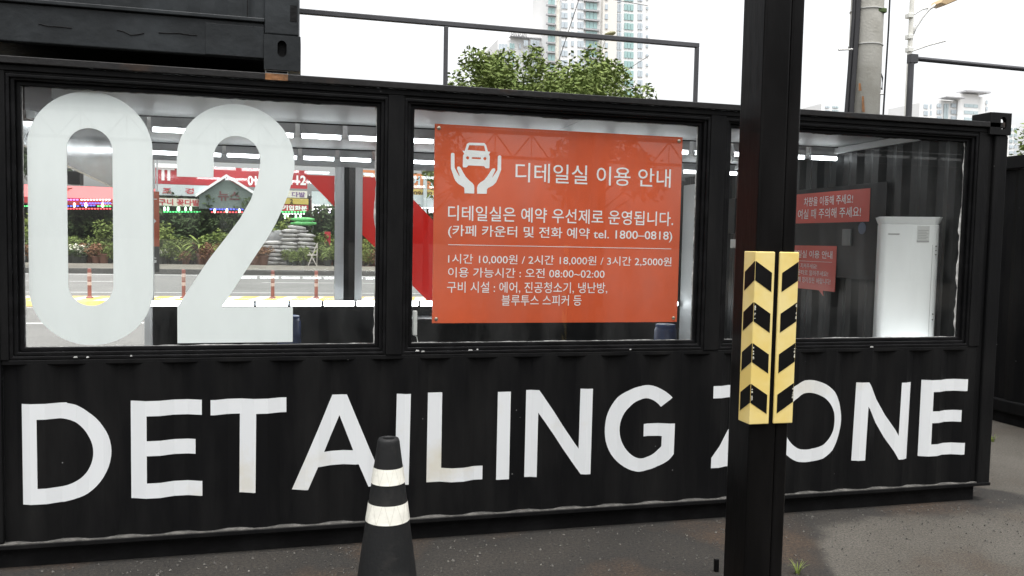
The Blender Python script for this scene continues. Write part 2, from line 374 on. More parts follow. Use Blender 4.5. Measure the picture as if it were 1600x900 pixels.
def grass_tuft(p, h, n, seed, label):
    rnd = random.Random(seed); mb = MB()
    for i in range(n):
        a = rnd.uniform(0, 6.28); l = h*rnd.uniform(.55, 1.1); lean = rnd.uniform(.15, .75); wd = .004*h/.12*rnd.uniform(.8, 1.4)
        d = Vector((math.cos(a), math.sin(a), 0)); sd = Vector((-d.y, d.x, 0))
        pts = []
        for k in range(5):
            t = k/4; c = Vector(p) + d*(.01 + l*lean*t*t) + Vector((0, 0, l*(t - .35*lean*t*t)))
            ww = wd*(1-t)**.7
            pts.append((c-sd*ww, c+sd*ww))
        vv = [q for ab in pts for q in ab]
        mb.add(vv, [(2*k, 2*k+1, 2*k+3, 2*k+2) for k in range(4)])
    o = mb.build('grass_tuft', M['leafy'], fix=False)
    tag(o, label, 'grass tuft')
gp = PZ(1246, 897); grass_tuft(gp, .10, 16, 4, 'small green grass tuft beside the foot of the striped post')
gp = PZ(1551, 690); grass_tuft(gp, .09, 14, 5, 'tiny grass tuft at the far corner of the container wall')

# ------------------------------------------------------------------ the detailing room: two 20 ft containers side by side
L, DEP = 6.406, 4.88
ZB, ZT = .12, 2.645
BOX = empty('shipping_container', (L/2, 0, 0), 'black container room with three windows and DETAILING ZONE lettering on its side', 'container')
PITCH, X0C = .278, .05
def prof(x):
    """depth of the corrugated skin at x (0 = outer flats)"""
    t = ((x - X0C) % PITCH)/PITCH
    if t < .26: return 0.0
    if t < .5: return .027*(t-.26)/.24
    if t < .76: return .027
    return .027*(1-(t-.76)/.24)
def breaks(x0, x1):
    out = []; k = math.floor((x0-X0C)/PITCH)
    while X0C + k*PITCH < x1:
        for t in (0, .26, .5, .76):
            x = X0C + (k+t)*PITCH
            if x0 < x < x1: out.append(x)
        k += 1
    return out
def corr_x(x0, x1, z0, z1, y, th=.004, flip=1):
    xs = [x0] + breaks(x0, x1) + [x1]; mb = MB(); n = len(xs); vv = []
    for dz in (z0, z1): vv += [(x, y+prof(x)*flip, dz) for x in xs]
    for dz in (z0, z1): vv += [(x, y+prof(x)*flip+th, dz) for x in xs]
    ff = []
    for i in range(n-1): ff += [(i, i+1, n+i+1, n+i), (2*n+i+1, 2*n+i, 3*n+i, 3*n+i+1), (n+i, n+i+1, 3*n+i+1, 3*n+i), (i+1, i, 2*n+i, 2*n+i+1)]
    return mb.add(vv, ff)
def corr_y(y0, y1, z0, z1, x, sgn=1, th=.004):
    xs = [y0] + breaks(y0, y1) + [y1]; n = len(xs); vv = []
    for dz in (z0, z1): vv += [(x+sgn*prof(yy), yy, dz) for yy in xs]
    for dz in (z0, z1): vv += [(x+sgn*(prof(yy)+th), yy, dz) for yy in xs]
    ff = []
    for i in range(n-1): ff += [(i, i+1, n+i+1, n+i), (2*n+i+1, 2*n+i, 3*n+i, 3*n+i+1), (n+i, n+i+1, 3*n+i+1, 3*n+i), (i+1, i, 2*n+i, 2*n+i+1)]
    return MB().add(vv, ff)

PANEL_T = 1.085
corr_x(.20, 6.262, ZB+.022, PANEL_T, 0).build('lower_panel', M['black'], BOX)
MB().box(.04, 6.366, -.006, .11, ZB, ZB+.018).build('bottom_rail', M['dust'], BOX, bevel=.004)
MB().box(.0, L, -.020, -.0125, ZB-.008, ZB+.014).build('bottom_lip', M['black'], BOX, bevel=.002)
MB().box(.06, 6.31, .03, .09, 0, ZB-.0005).build('base_skirt', M['skirt'], BOX)
# header strip, top rail with its lip
MB().box(.02, 6.36, -.004, .10, 2.575, 2.605).build('header', M['black'], BOX, bevel=.004)
MB().box(.02, 6.36, -.024, .14, 2.608, ZT).build('top_rail', M['rail'], BOX, bevel=.004)
# corner posts and castings
MB().box(6.262, 6.300, .012, .13, ZB+.022, 2.575).build('corner_post_web', M['black'], BOX, bevel=.004)
MB().box(6.300, L, -.012, .14, ZB+.0, 2.56).build('corner_post', M['black'], BOX, bevel=.010, seg=3)
MB().box(.105, .198, -.004, .13, ZB+.022, 2.575).build('corner_post_web', M['black'], BOX, bevel=.004)
MB().box(0, .10, -.012, .14, ZB, 2.56).build('corner_post', M['black'], BOX, bevel=.010, seg=3)
def casting(x0, x1, y0, y1, z0, z1, hx, hz, name='corner_casting', m=None, parent=BOX, th=.014):
    """hollow corner block: the front plate has an oblong hole"""
    hole = arc(hx, hz+.020, .024, .024, 0, 180, 10) + arc(hx, hz-.020, .024, .024, 180, 360, 10)
    me = filled([[(x0, z0), (x1, z0), (x1, z1), (x0, z1)], hole], th)
    for v in me.vertices: v.co.y += y0+th/2
    b = MB(); b.v = [tuple(v.co) for v in me.vertices]; b.f = [tuple(p.vertices) for p in me.polygons]
    b.box(x0, x1, y0+th, y1, z1-th, z1); b.box(x0, x1, y0+th, y1, z0, z0+th)
    b.box(x0, x0+th, y0+th, y1, z0+th, z1-th)
    hole2 = arc((y0+y1)/2, hz+.02, .024, .024, 0, 180, 10) + arc((y0+y1)/2, hz-.02, .024, .024, 180, 360, 10)
    me2 = filled([[(y0+th, z0+th), (y1, z0+th), (y1, z1-th), (y0+th, z1-th)], hole2], th)
    vv = [(x1-th/2+v.co.y, v.co.x, v.co.z) for v in me2.vertices]; b.add(vv, [tuple(p.vertices) for p in me2.polygons])
    return b.build(name, m or M['black'], parent, fix=False)
casting(6.236, L+.004, -.024, .14, 2.562, 2.711, 6.345, 2.64, m=M['black'])
casting(-.004, .17, -.024, .14, 2.562, 2.711, .08, 2.64)

# windows
WIN = [(.296, 2.100), (2.312, 4.098), (4.322, 6.115)]
WZ0, WZ1, GY = 1.161, 2.510, .062
def ring(x0, x1, z0, z1, wdt, y0, y1):
    mb = MB()
    a = [(x0-wdt, z0-wdt), (x1+wdt, z0-wdt), (x1+wdt, z1+wdt), (x0-wdt, z1+wdt)]; b = [(x0, z0), (x1, z0), (x1, z1), (x0, z1)]
    vv = [(x, y, z) for y in (y0, y1) for x, z in a+b]; ff = []
    for i in range(4):
        j = (i+1) % 4
        ff += [(i, j, 4+j, 4+i), (8+j, 8+i, 12+i, 12+j), (i, 8+i, 8+j, j), (4+j, 12+j, 12+i, 4+i)]
    return mb.add(vv, ff)
rnd = random.Random(11)
for i, (x0, x1) in enumerate(WIN):
    fr = MB()
    o = ring(x0+.0, x1-.0, WZ0, WZ1, .022, .040, .074).build('window_frame', M['frame'], BOX, bevel=.004)
    ring(x0-.022, x1+.022, WZ0-.022, WZ1+.022, .020, .018, .088).build('frame_step', M['frame'], o, bevel=.004)
    ring(x0-.042, x1+.042, WZ0-.042, WZ1+.034, .018, .0035, .10).build('frame_casing', M['frame'], o, bevel=.004)
    g = MB().box(x0-.008, x1+.008, GY, GY+.005, WZ0-.008, WZ1+.008).build('pane', M['glass'], o)
    # ragged bead of caulk round the edge of the glass
    def bead(p, q, inward, amp):
        p, q = Vector(p), Vector(q); n = int((q-p).length/.02); vv = []; sd = rnd.uniform(0, 99)
        for k in range(n+1):
            c = p.lerp(q, k/n); t = noise.noise(Vector((k*.13, sd, 0)))*.6 + noise.noise(Vector((k*.55, sd, 3)))*.4
            ww = max(.0004, amp*(.4 + 1.6*t))
            i3 = Vector((inward[0], 0, inward[1]))
            vv += [c - i3*.002 + Vector((0, -.0015, 0)), c + i3*ww + Vector((0, -.0015, 0)), c - i3*.002 + Vector((0, .0, 0)), c + i3*ww]
        ff = []
        for k in range(n):
            a = 4*k; b = 4*k+4
            ff += [(a, a+1, b+1, b), (a+1, a+3, b+3, b+1)]
        return vv, ff
    cb = MB()
    cb.add(*bead((x0, GY, WZ0), (x0, GY, WZ1), (1, 0), .005)); cb.add(*bead((x1, GY, WZ0), (x1, GY, WZ1), (-1, 0), .010 if i < 2 else .018))
    cb.add(*bead((x0, GY, WZ0), (x1, GY, WZ0), (0, 1), .005))
    cb.build('caulk', M['caulk'], o, fix=False)
    # black paint that ran over the top of the glass
    cb2 = MB(); cb2.add(*bead((x0, GY, WZ1), (x1, GY, WZ1), (0, -1), .006)); cb2.build('paint_edge', M['frame'], o, fix=False)
for x0, x1 in ((.198, .236), (2.160, 2.252), (4.158, 4.262), (6.175, 6.262)):
    MB().box(x0, x1, -.002, .10, 1.10, 2.575).build('mullion', M['black'], BOX, bevel=.004)
MB().box(.198, 6.262, .004, .06, PANEL_T-.012, 1.101).build('window_sill', M['black'], BOX, bevel=.005)
MB().box(.198, 6.262, .006, .09, 2.562, 2.575).build('head_trim', M['black'], BOX, bevel=.003)
# paint chips on sills
ch = MB(); rr = random.Random(5)
for px, py, wd in ((118, 558, 9), (137, 558, 6), (652, 548, 10), (661, 549, 9), (735, 547, 12), (746, 546, 5), (205, 556, 5), (1362, 542, 12), (985, 546, 6)):
    c = PY(px, py, .0); s = wd/420
    ch = MB().add([(c.x-s/2, -.0004, c.z-.004), (c.x+s/2, -.0004, c.z-.003), (c.x+s*.35, -.0004, c.z+.004), (c.x-s*.3, -.0004, c.z+.005)], [(0, 1, 2, 3)])
    ch.build('bare_patch', M['caulk'], BOX, fix=False)

# interior shell
MB().box(.02, L-.02, .142, DEP, .10, .16).build('room_floor', M['floorin'], BOX)
MB().box(.02, L-.02, .142, DEP, 2.66, 2.668).build('ceiling', M['ceil'], BOX)
MB().box(.02, L-.02, .30, DEP, 2.669, 2.70).build('roof', M['skirt'], BOX)
cj = MB()
for x in (1.22, 2.44, 3.66, 4.88): cj.box(x-.003, x+.003, .15, DEP-.1, 2.6575, 2.6598)
for y in (.9, 2.9): cj.box(.05, L-.05, y-.003, y+.003, 2.657, 2.6592)
cj.build('ceiling_joint', M['batten'], BOX)
for y, sk_ in ((2.10, .06), (3.97, .08)): MB().tube([(.2, y-.1, 2.648), (6.25, y-.1-sk_*6.05, 2.648)], .006, 6).build('ceiling_conduit', M['dark'], BOX)
corr_y(.16, DEP-.02, .16, 2.66, 6.30, 1).build('end_wall', M['inner'], BOX)
MB().box(6.27, 6.298, .16, DEP-.05, 2.60, 2.655).build('end_wall_trim', M['ceil'], BOX, bevel=.004)
MB().prism([(.65, 2.655), (4.70, 2.655), (4.70, 2.09), (.65, 2.30)], .03, .06, 'x').build('door_header', mat('brushed header panel', (.40, .41, .41), .22, metal=.6, var=.12, scale=1.5, bump=.25, bscale=2.2), BOX)
MB().box(.03, .28, .15, .62, 2.40, 2.655).build('reflection_box', mat('dark brown reflection box', (.045, .025, .022), .5, var=.3), BOX, bevel=.006)  # solid brown box standing in for a dark reddish reflection in the pane
MB().box(.285, .33, .15, .80, 2.36, 2.40).build('pale_rail', M['alu'], BOX, bevel=.003)  # pale strip below the stand-in box
# far wall: sill panel, lintel, mullions, glass
FY = 4.72
MB().box(.10, 6.30, FY, FY+.06, .16, .985).build('far_panel', M['dark'], BOX)
MB().box(.02, .10, FY-.04, FY+.1, .16, 2.655).build('far_jamb', M['alu'], BOX, bevel=.006)
MB().box(.10, 6.30, FY, FY+.06, 2.56, 2.655).build('far_lintel', M['batten'], BOX)
MB().box(.10, 6.30, FY-.012, FY+.07, .986, 1.0045).build('far_sill', M['dark'], BOX, bevel=.003)
mu = MB().box(2.01, 2.30, FY+.005, FY+.055, 1.005, 2.56).build('far_mullion', M['dark'], BOX)
MB().box(2.01, 2.11, FY-.03, FY+.004, 1.005, 2.56).build('mullion_cover', M['alu'], mu, bevel=.004)
MB().box(2.235, 2.315, FY-.03, FY+.004, 1.005, 2.56).build('mullion_cover', M['alu'], mu, bevel=.004)
for x0, x1 in ((.10, 2.01), (2.30, 4.15), (4.25, 6.10)):
    fw = MB().box(x0, x1, FY+.03, FY+.036, 1.005, 2.56).build('far_pane', M['glassfar'], BOX)
MB().box(4.15, 4.25, FY, FY+.055, 1.005, 2.56).build('far_mullion', M['alu'], BOX)
MB().box(6.10, 6.30, FY-.02, FY+.055, 1.005, 2.56).build('far_post', M['inner'], BOX)
# red diagonal film on the far glass
def clip_band():
    a, b, c_, d = (1.66, 2.46), (2.66, 2.46), (4.12, 1.005), (3.12, 1.005)
    me1 = MB().add([(a[0], FY+.026, a[1]), (2.005, FY+.026, 2.46), (2.005, FY+.026, 2.115)], [(0, 1, 2)])
    me1.add([(2.318, FY+.026, 2.46), (2.66, FY+.026, 2.46), (4.115, FY+.026, 1.010), (3.115, FY+.026, 1.010), (2.318, FY+.026, 1.806)], [(0, 1, 2, 3, 4)])
    return me1
clip_band().build('red_stripe', M['redfilm'], BOX, fix=False)

# DETAILING ZONE, painted over the corrugated skin
za, zb, T = .338, .870, .083
LET = []
LET.append(('D', [[(.287, zb), (.495, zb)] + arc(.455, .604, .258, .266, 80, -80, 26) + [(.48, za), (.287, za)],
                  [(.360, zb-T)] + [(.46, zb-T)] + arc(.445, .604, .183, .184, 80, -80, 26) + [(.46, za+T), (.360, za+T)]]))
def E(x): return [[(x, zb), (x+.362, zb), (x+.362, zb-T), (x+.083, zb-T), (x+.083, .652), (x+.328, .652), (x+.328, .570), (x+.083, .570), (x+.083, za+T), (x+.364, za+T), (x+.364, za), (x, za)]]
LET.append(('E', E(.807)))
LET.append(('T', [[(1.214, .866), (1.612, .866), (1.612, .782), (1.452, .782), (1.449, .338), (1.362, .338), (1.364, .782), (1.214, .782)]]))
LET.append(('A', [[(1.864, .874), (1.945, .874), (2.165, za), (2.070, za), (2.013, .472), (1.787, .466), (1.733, za), (1.644, za)], [(1.904, .755), (1.982, .553), (1.820, .549)]]))
LET.append(('I', [[(2.228, .871), (2.307, .871), (2.301, za), (2.222, za)]]))
LET.append(('L', [[(2.410, .871), (2.494, .871), (2.494, .421), (2.745, .421), (2.745, za), (2.408, za)]]))
LET.append(('I', [[(2.825, .869), (2.904, .869), (2.903, za), (2.824, za)]]))
LET.append(('N', [[(3.006, .871), (3.083, .871), (3.345, .50), (3.347, .873), (3.422, .873), (3.420, .342), (3.360, .342), (3.080, .734), (3.079, za), (3.005, za)]]))
ga = arc(3.772, .611, .257, .273, 45, 322, 44); gi = arc(3.772, .611, .160, .190, 322, 42, 36)
LET.append(('G', [ga + [(3.976, .638), (3.771, .638), (3.771, .560), (3.897, .556)] + arc(3.772, .611, .160, .190, 321, 44, 40)]))
LET.append(('Z', [[(4.236, .869), (4.650, .869), (4.650, .80), (4.365, .418), (4.655, .418), (4.655, za), (4.237, za), (4.237, .405), (4.523, .790), (4.236, .790)]]))
LET.append(('O', [arc(4.945, .612, .257, .276, 0, 360, 56)[:-1], arc(4.945, .612, .190, .191, 0, 360, 56)[:-1]]))
LET.append(('N', [[(5.297, .866), (5.388, .866), (5.640, .492), (5.646, .858), (5.733, .858), (5.724, .327), (5.650, .327), (5.390, .702), (5.383, .334), (5.288, .334)]]))
LET.append(('E', E(5.824)))
for ch_, polys in LET:
    me = filled(polys)
    bm = bmesh.new(); bm.from_mesh(me)
    xs = [v.co.x for v in bm.verts]
    for bx in breaks(min(xs), max(xs)):
        bmesh.ops.bisect_plane(bm, geom=bm.verts[:]+bm.edges[:]+bm.faces[:], plane_co=(bx, 0, 0), plane_no=(1, 0, 0))
    for v in bm.verts: v.co.y = prof(v.co.x) - .0016
    bm.normal_update()
    for f_ in bm.faces:
        if f_.normal.y > 0: f_.normal_flip()
    bm.to_mesh(me); bm.free(); me.materials.clear(); me.materials.append(M['white'])
    link('letter', me, BOX)

# big digits fixed just behind the first pane
def solid(name, polys, y0, y1, m, parent, bevel=0):
    me = filled(polys, y1-y0)
    for v in me.vertices: v.co.y += (y0+y1)/2
    me.materials.clear(); me.materials.append(m)
    return link(name, me, parent, bevel)
d0 = [arc(.614, 2.505-.300, .301, .300, 0, 180, 30) + arc(.614, 1.166+.300, .301, .300, 180, 360, 30),
      arc(.608, 2.314-.112, .110, .112, 0, 180, 24) + arc(.608, 1.377+.112, .110, .112, 180, 360, 24)]
solid('digit', d0, .069, .075, M['digit'], BOX)
d2 = [[(1.036, 2.078)] + [(1.036, 2.165)] + arc(1.343, 2.176, .307, .307, 180, 0, 34) + [(1.648, 2.14), (1.636, 2.07), (1.614, 1.995), (1.584, 1.915), (1.551, 1.838), (1.50, 1.745), (1.44, 1.652), (1.266, 1.370), (1.644, 1.370), (1.644, 1.172), (1.036, 1.172), (1.036, 1.372), (1.199, 1.634), (1.285, 1.752), (1.362, 1.862), (1.418, 1.968), (1.455, 2.08), (1.467, 2.17)] + arc(1.345, 2.19, .121, .121, 0, 180, 20) + [(1.224, 2.12), (1.222, 2.078)]]
solid('digit', d2, .069, .075, M['digit'], BOX)
# white socket with its lead low in the second window
sk = MB().box(2.325, 2.350, .085, .12, 1.20, 1.345).build('power_socket', mat('socket plastic', (.7, .7, .68), .4), None, bevel=.004)
tag(sk, 'slim white power socket inside the lower left corner of the sign window', 'socket')
cbl = MB().tube([(2.338, .10, 1.2), (2.350, .10, 1.19), (2.356, .10, 1.16), (2.36, .10, 1.05)], .003, 6)
put_o = cbl.build('lead', mat('lead plastic', (.65, .65, .63), .4), None); put_o.parent = sk; put_o['label'] = 'white lead hanging from the socket'

# ------------------------------------------------------------------ orange notice board behind the second pane
SX0, SX1, SZ0, SZ1, SY = 2.437, 4.010, 1.272, 2.440, .088
SG = empty('notice_board', (SX0, SY, SZ0), 'orange notice board with car and hands emblem and white Korean prices', 'sign')
MB().box(SX0, SX1, SY, SY+.005, SZ0, SZ1).build('panel', M['orange'], SG, bevel=.001)
def spx(x, y): p = PY(620+x*.42230, 160+y*.42230, SY); return p.x, p.z
def sline(body, tl, br, wt=.012):
    x0, z1 = spx(*tl); x1, z0 = spx(*br)
    lettering('lettering', body, M['print'], SG, fit_y(x0, x1, z0, z1, SY-.0012), wt)
sline('디테일실 이용 안내', (440, 222), (1012, 316), .004)
sline('디테일실은 예약 우선제로 운영됩니다.', (190, 380), (1022, 458), .006)
sline('(카페 카운터 및 전화 예약 tel. 1800–0818)', (190, 452), (1018, 518), .006)
sline('1시간 10,000원 / 2시간 18,000원 / 3시간 2,5000원', (190, 560), (1015, 608), .002)
sline('이용 가능시간 : 오전 08:00~02:00', (190, 610), (768, 652), .002)
sline('구비 시설 : 에어, 진공청소기, 냉난방,', (186, 662), (778, 708), .002)
sline('블루투스 스피커 등', (388, 712), (683, 752), .002)
x0, z0 = spx(190, 525); x1, z1 = spx(1015, 543)
MB().box(x0, x1, SY-.0012, SY-.0008, (z0+z1)/2-.0016, (z0+z1)/2+.0016).build('rule', M['print'], SG)
def ic(x, y): p = PY(690+x/9, 210+y/9, SY); return p.x, p.z
hand_l = [(130, 480), (130, 275), (140, 262), (165, 260), (180, 272), (182, 470), (248, 590), (252, 575), (215, 480), (222, 456), (245, 450), (268, 470), (335, 590), (385, 645), (430, 680), (455, 715), (460, 750), (458, 832), (322, 828), (320, 760), (308, 740), (240, 700), (195, 655), (175, 610)]
hand_r = [(836, 500), (838, 310), (825, 296), (805, 296), (790, 310), (785, 500), (712, 610), (715, 595), (755, 505), (752, 485), (735, 475), (710, 485), (640, 590), (600, 640), (545, 675), (510, 710), (498, 750), (498, 834), (634, 836), (638, 775), (650, 755), (720, 720), (765, 675), (790, 620)]
car_o = [(293, 228), (325, 232), (355, 135), (385, 116), (600, 122), (625, 150), (650, 240), (685, 245), (665, 285), (678, 310), (672, 470), (660, 478), (618, 474), (600, 450), (590, 445), (372, 436), (360, 455), (345, 465), (305, 464), (296, 450), (302, 290), (318, 276)]
car_w = [(365, 218), (388, 152), (598, 158), (616, 238)]
def circ(cx, cy, r): return [(cx+r*math.cos(k*.5236), cy+r*math.sin(k*.5236)) for k in range(12)]
icon = [[ic(*p) for p in q] for q in (hand_l, hand_r, car_o, car_w, circ(366, 330, 22), circ(608, 341, 22), [(424, 320), (552, 325), (550, 349), (424, 343)])]
me = filled(icon)
for v in me.vertices: v.co.y = SY-.0012
me.materials.clear(); me.materials.append(M['print']); link('emblem', me, SG)
for bx, bz in ((SX0+.025, SZ1-.025), (SX0+.025, SZ0+.025), (SX1-.025, SZ1-.025), (SX1-.025, SZ0+.025)):
    b = MB().lathe([(.011, 0), (.011, .002), (.006, .004), (.0055, .008), (.001, .0085)], (0, 0, 0), 16)
    b.v = [(bx+x, SY-z, bz+y) for x, y, z in b.v]; b.build('bolt', M['steel'], SG, smooth=False)

# ------------------------------------------------------------------ fluorescent lamps in the room
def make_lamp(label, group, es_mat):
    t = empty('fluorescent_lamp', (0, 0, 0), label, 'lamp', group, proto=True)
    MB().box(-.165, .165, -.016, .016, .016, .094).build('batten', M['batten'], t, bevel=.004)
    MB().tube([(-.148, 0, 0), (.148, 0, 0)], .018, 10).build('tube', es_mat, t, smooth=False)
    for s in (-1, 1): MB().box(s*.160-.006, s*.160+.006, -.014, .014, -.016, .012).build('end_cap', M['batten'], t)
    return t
pa = make_lamp('white ceiling tube in the front row of short fluorescent lamps', 'fluorescent tubes on the ceiling, front row', M['tube'])
first = True
for row, (yy, lab, grp) in enumerate(((2.05, None, None), (3.92, 'white ceiling tube in the back row nearer the street window', 'fluorescent tubes on the ceiling, back row'))):
    for k in range(17):
        o = pa if first else copy_tree(pa); first = False
        xl = .36 + k*.365; o.location = (xl, yy + .05 - (.06 + .02*row)*xl, 2.56)
        if lab: o['label'] = lab; o['group'] = grp
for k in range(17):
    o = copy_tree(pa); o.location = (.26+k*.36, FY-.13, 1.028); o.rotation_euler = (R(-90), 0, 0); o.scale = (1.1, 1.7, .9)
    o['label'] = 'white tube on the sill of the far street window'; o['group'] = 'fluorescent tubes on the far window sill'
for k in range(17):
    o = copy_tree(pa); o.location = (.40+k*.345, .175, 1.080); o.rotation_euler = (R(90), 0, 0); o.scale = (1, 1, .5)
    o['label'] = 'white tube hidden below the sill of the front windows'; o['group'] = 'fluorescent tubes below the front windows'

# ------------------------------------------------------------------ things in the room
_acp = PY(1419, 430, .36)
AC = empty('air_conditioner', (_acp.x, .36, 0), 'tall white standing air conditioner behind the right window', 'air conditioner', proto=True); AC.rotation_euler = (0, 0, R(-33))
def rrect(x0, x1, y0, y1, r, n=6):
    return [(x1-r+r*math.cos(R(a)), y1-r+r*math.sin(R(a))) for a in [90*i/n for i in range(n+1)]] + \
           [(x0+r+r*math.cos(R(a)), y1-r+r*math.sin(R(a))) for a in [90+90*i/n for i in range(n+1)]] + \
           [(x0+r+r*math.cos(R(a)), y0+r+r*math.sin(R(a))) for a in [180+90*i/n for i in range(n+1)]] + \
           [(x1-r+r*math.cos(R(a)), y0+r+r*math.sin(R(a))) for a in [270+90*i/n for i in range(n+1)]]
AX0, AX1, AY0, AY1 = -.195, .195, 0, .29
MB().prism(rrect(AX0, AX1, AY0, AY1, .05), .17, 1.945, 'z').build('casing', M['acwhite'], AC, bevel=.004)
n_ = len(rrect(0, 1, 0, 1, .05)); a_ = rrect(AX0+.002, AX1-.002, AY0+.002, AY1-.002, .05); b_ = rrect(AX0-.018, AX1+.018, AY0-.012, AY1+.012, .05)
MB().add([(x, y, 1.946) for x, y in a_] + [(x, y, 2.00) for x, y in b_], [tuple(range(n_))[::-1], tuple(range(n_, 2*n_))] + [(i, (i+1) % n_, n_+(i+1) % n_, n_+i) for i in range(n_)]).build('top_vent', M['acwhite'], AC, bevel=.004)
MB().box(AX0+.05, AX0+.125, AY0-.0015, AY0-.0005, 1.868, 1.878).build('name_plate', M['acgrey'], AC)
st = MB().box(AX1-.150, AX1-.070, AY0-.0015, AY0-.0005, 1.815, 1.955-.02).build('energy_label', mat('label paper', (.66, .66, .64), .5), AC)
tx = MB()
for k in range(6): tx.box(AX1-.144, AX1-.076-(.012 if k % 2 else 0), AY0-.0025, AY0-.0016, 1.90-k*.012, 1.905-k*.012)
tx.box(AX1-.150, AX1-.070, AY0-.0025, AY0-.0016, 1.818, 1.83)
tx.build('label_print', M['acgrey'], st)
MB().box(AX1-.046, AX1-.043, AY0-.0012, AY0-.0002, .30, 1.80).build('seam', M['acgrey'], AC)
sc_ = MB()
for z in (1.79, 1.76, 1.73, 1.30, 1.26): sc_.box(AX1-.026, AX1-.018, AY0-.0025, AY0-.0005, z-.004, z+.004)
sc_.build('screw', M['rubber'], AC)

WX = 6.292
dp = MB().box(WX-.014, WX-.002, 1.02, 3.2, 1.50, 2.31).build('wall_panel', M['dark'], BOX, bevel=.003)
s1 = empty('wall_sign', (WX-.02, 2.6, 1.985), 'wide red wall sign with two lines of white Korean text ending in exclamation marks', 'sign')
MB().box(WX-.020, WX-.016, 1.215, 2.62, 1.990, 2.268).build('panel', M['redsign'], s1)
def tline(body, ya, yb, z0, z1, par, wt=.004): lettering('lettering', body, M['print'], par, fit_x(ya, yb, z0, z1, WX-.0212), wt)
tline('차량을 이동해 주세요!', 2.14, 1.43, 2.148, 2.232, s1); tline('문을 여실 때 주의해 주세요!', 2.44, 1.32, 2.030, 2.122, s1)
s2 = empty('speech_sign', (WX-.02, 2.0, 1.37), 'red speech bubble sign with white Korean rules below the wide red sign', 'sign')
MB().prism([(1.625, 1.372), (1.80, 1.372), (1.79, 1.325), (1.86, 1.372), (2.62, 1.372), (2.62, 1.780), (1.625, 1.780)], WX-.020, WX-.016, 'x').build('panel', M['redsign'], s2)
tline('디테일실 이용 안내', 2.38, 1.68, 1.664, 1.735, s2); MB().box(WX-.0215, WX-.0205, 1.68, 2.45, 1.632, 1.635).build('rule', M['print'], s2)
tline('시간을 지켜주세요!', 2.32, 1.90, 1.566, 1.612, s2, 0); tline('카페 카운터로 알려주세요!', 2.38, 1.73, 1.502, 1.550, s2, 0); tline('위해 정리정돈 바랍니다!', 2.24, 1.69, 1.432, 1.484, s2, 0)
sw = MB().box(WX-.03, WX-.016, 1.425, 1.545, 1.785, 1.93).build('control_box', mat('grey control box', (.09, .10, .10), .4), None, bevel=.004)
tag(sw, 'small grey control box on the wall between the two red signs', 'control box')
c_ = MB().lathe([(.05, 0), (.05, .002)], (0, 0, 0), 24); c_.v = [(WX-.0165-z, 1.30+x, 1.935+y) for x, y, z in c_.v]
st2 = c_.build('round_sticker', mat('navy sticker', (.03, .06, .12), .4)); tag(st2, 'small round navy sticker on the dark wall panel', 'sticker')
MB().box(WX-.05, WX, 4.30, 4.64, .2, 2.50).build('pale_pilaster', M['alu'], BOX, bevel=.006)
MB().box(WX-.03, WX-.002, 3.40, 3.60, 1.90, 2.285).build('pale_panel', M['inner'], BOX, bevel=.006)
ob = MB().box(6.245, 6.288, 3.33, 3.45, 1.74, 1.835).build('junction_box', mat('white junction box', (.6, .6, .58), .4), None, bevel=.006)
tag(ob, 'small white junction box on the dark end wall left of the striped post', 'junction box')
def drum(p, lab):
    t = empty('plastic_drum', p, lab, 'drum', proto=True); t.scale = (.62, .62, .93)
    MB().lathe([(.18, 0), (.2, .03), (.2, .30), (.205, .31), (.2, .32), (.2, .58), (.205, .59), (.2, .60), (.19, .74), (.17, .78)], (0, 0, 0), 24).build('barrel', M['blue'], t, smooth=True)
    MB().lathe([(.175, .78), (.175, .805), (.16, .81)], (0, 0, 0), 24).build('lid', mat('dark blue lid', (.015, .05, .18), .4), t)
p_ = PY(452, 505, 4.4); drum((p_.x, 4.4, .16), 'blue plastic drum by the far wall right of the digit two')
p_ = PY(1040, 515, 3.3); drum((p_.x, 3.3, .16), 'blue plastic drum seen under the right edge of the orange board')
# dark workbench cabinets along the far wall
wb = empty('work_cabinet', (3.3, 4.4, .16), 'low dark cabinet standing against the far wall', 'cabinet')
MB().box(2.6, 4.4, 4.2, 4.6, .16, .86).build('carcass', M['dark'], wb, bevel=.008); MB().box(2.58, 4.42, 4.18, 4.62, .861, .89).build('worktop', M['inner'], wb, bevel=.004)
# hanging banner at the street door
BN = empty('hanging_banner', (.1, 4.85, 1.3), 'narrow orange and black banner with a white arrow at the street door', 'banner')
bx0, bx1 = PY(236.5, 300, 5.0).x-.35, PY(248.5, 300, 5.0).x
bzt, bzm, bzb = PY(240, 299, 5.0).z, PY(240, 385, 5.0).z, PY(240, 425, 5.0).z
MB().box(bx0, bx1, 5.0, 5.01, bzm, bzt).build('orange_panel', mat('orange banner cloth', (.55, .12, .05), .6), BN)
MB().box(bx0, bx1, 5.0, 5.01, bzb, bzm-.002).build('black_panel', mat('charcoal banner cloth', (.05, .055, .055), .6), BN)
MB().prism([(bx1-.16, bzm+.13), (bx1-.03, bzm+.28), (bx1-.16, bzm+.43)], 4.996, 4.999).build('arrow', M['print'], BN)
lettering('lettering', 'T', M['print'], BN, fit_y(bx1-.15, bx1-.02, bzm+.47, bzt-.08, 4.998), .02)
lettering('lettering', 'G', M['print'], BN, fit_y(bx1-.14, bx1-.03, bzb+.10, bzm-.12, 4.998), .01)
MB().tube([(bx1-.02, 5.005, bzt), (bx1-.02, 5.005, 2.66)], .008, 8).build('hanger', M['alu'], BN); MB().tube([(bx0+.02, 5.005, bzt), (bx0+.02, 5.005, 2.66)], .008, 8).build('hanger', M['alu'], BN)
MB().box(bx0-.05, bx1+.02, 4.98, 5.03, 2.64, 2.68).build('bracket', M['alu'], BN)
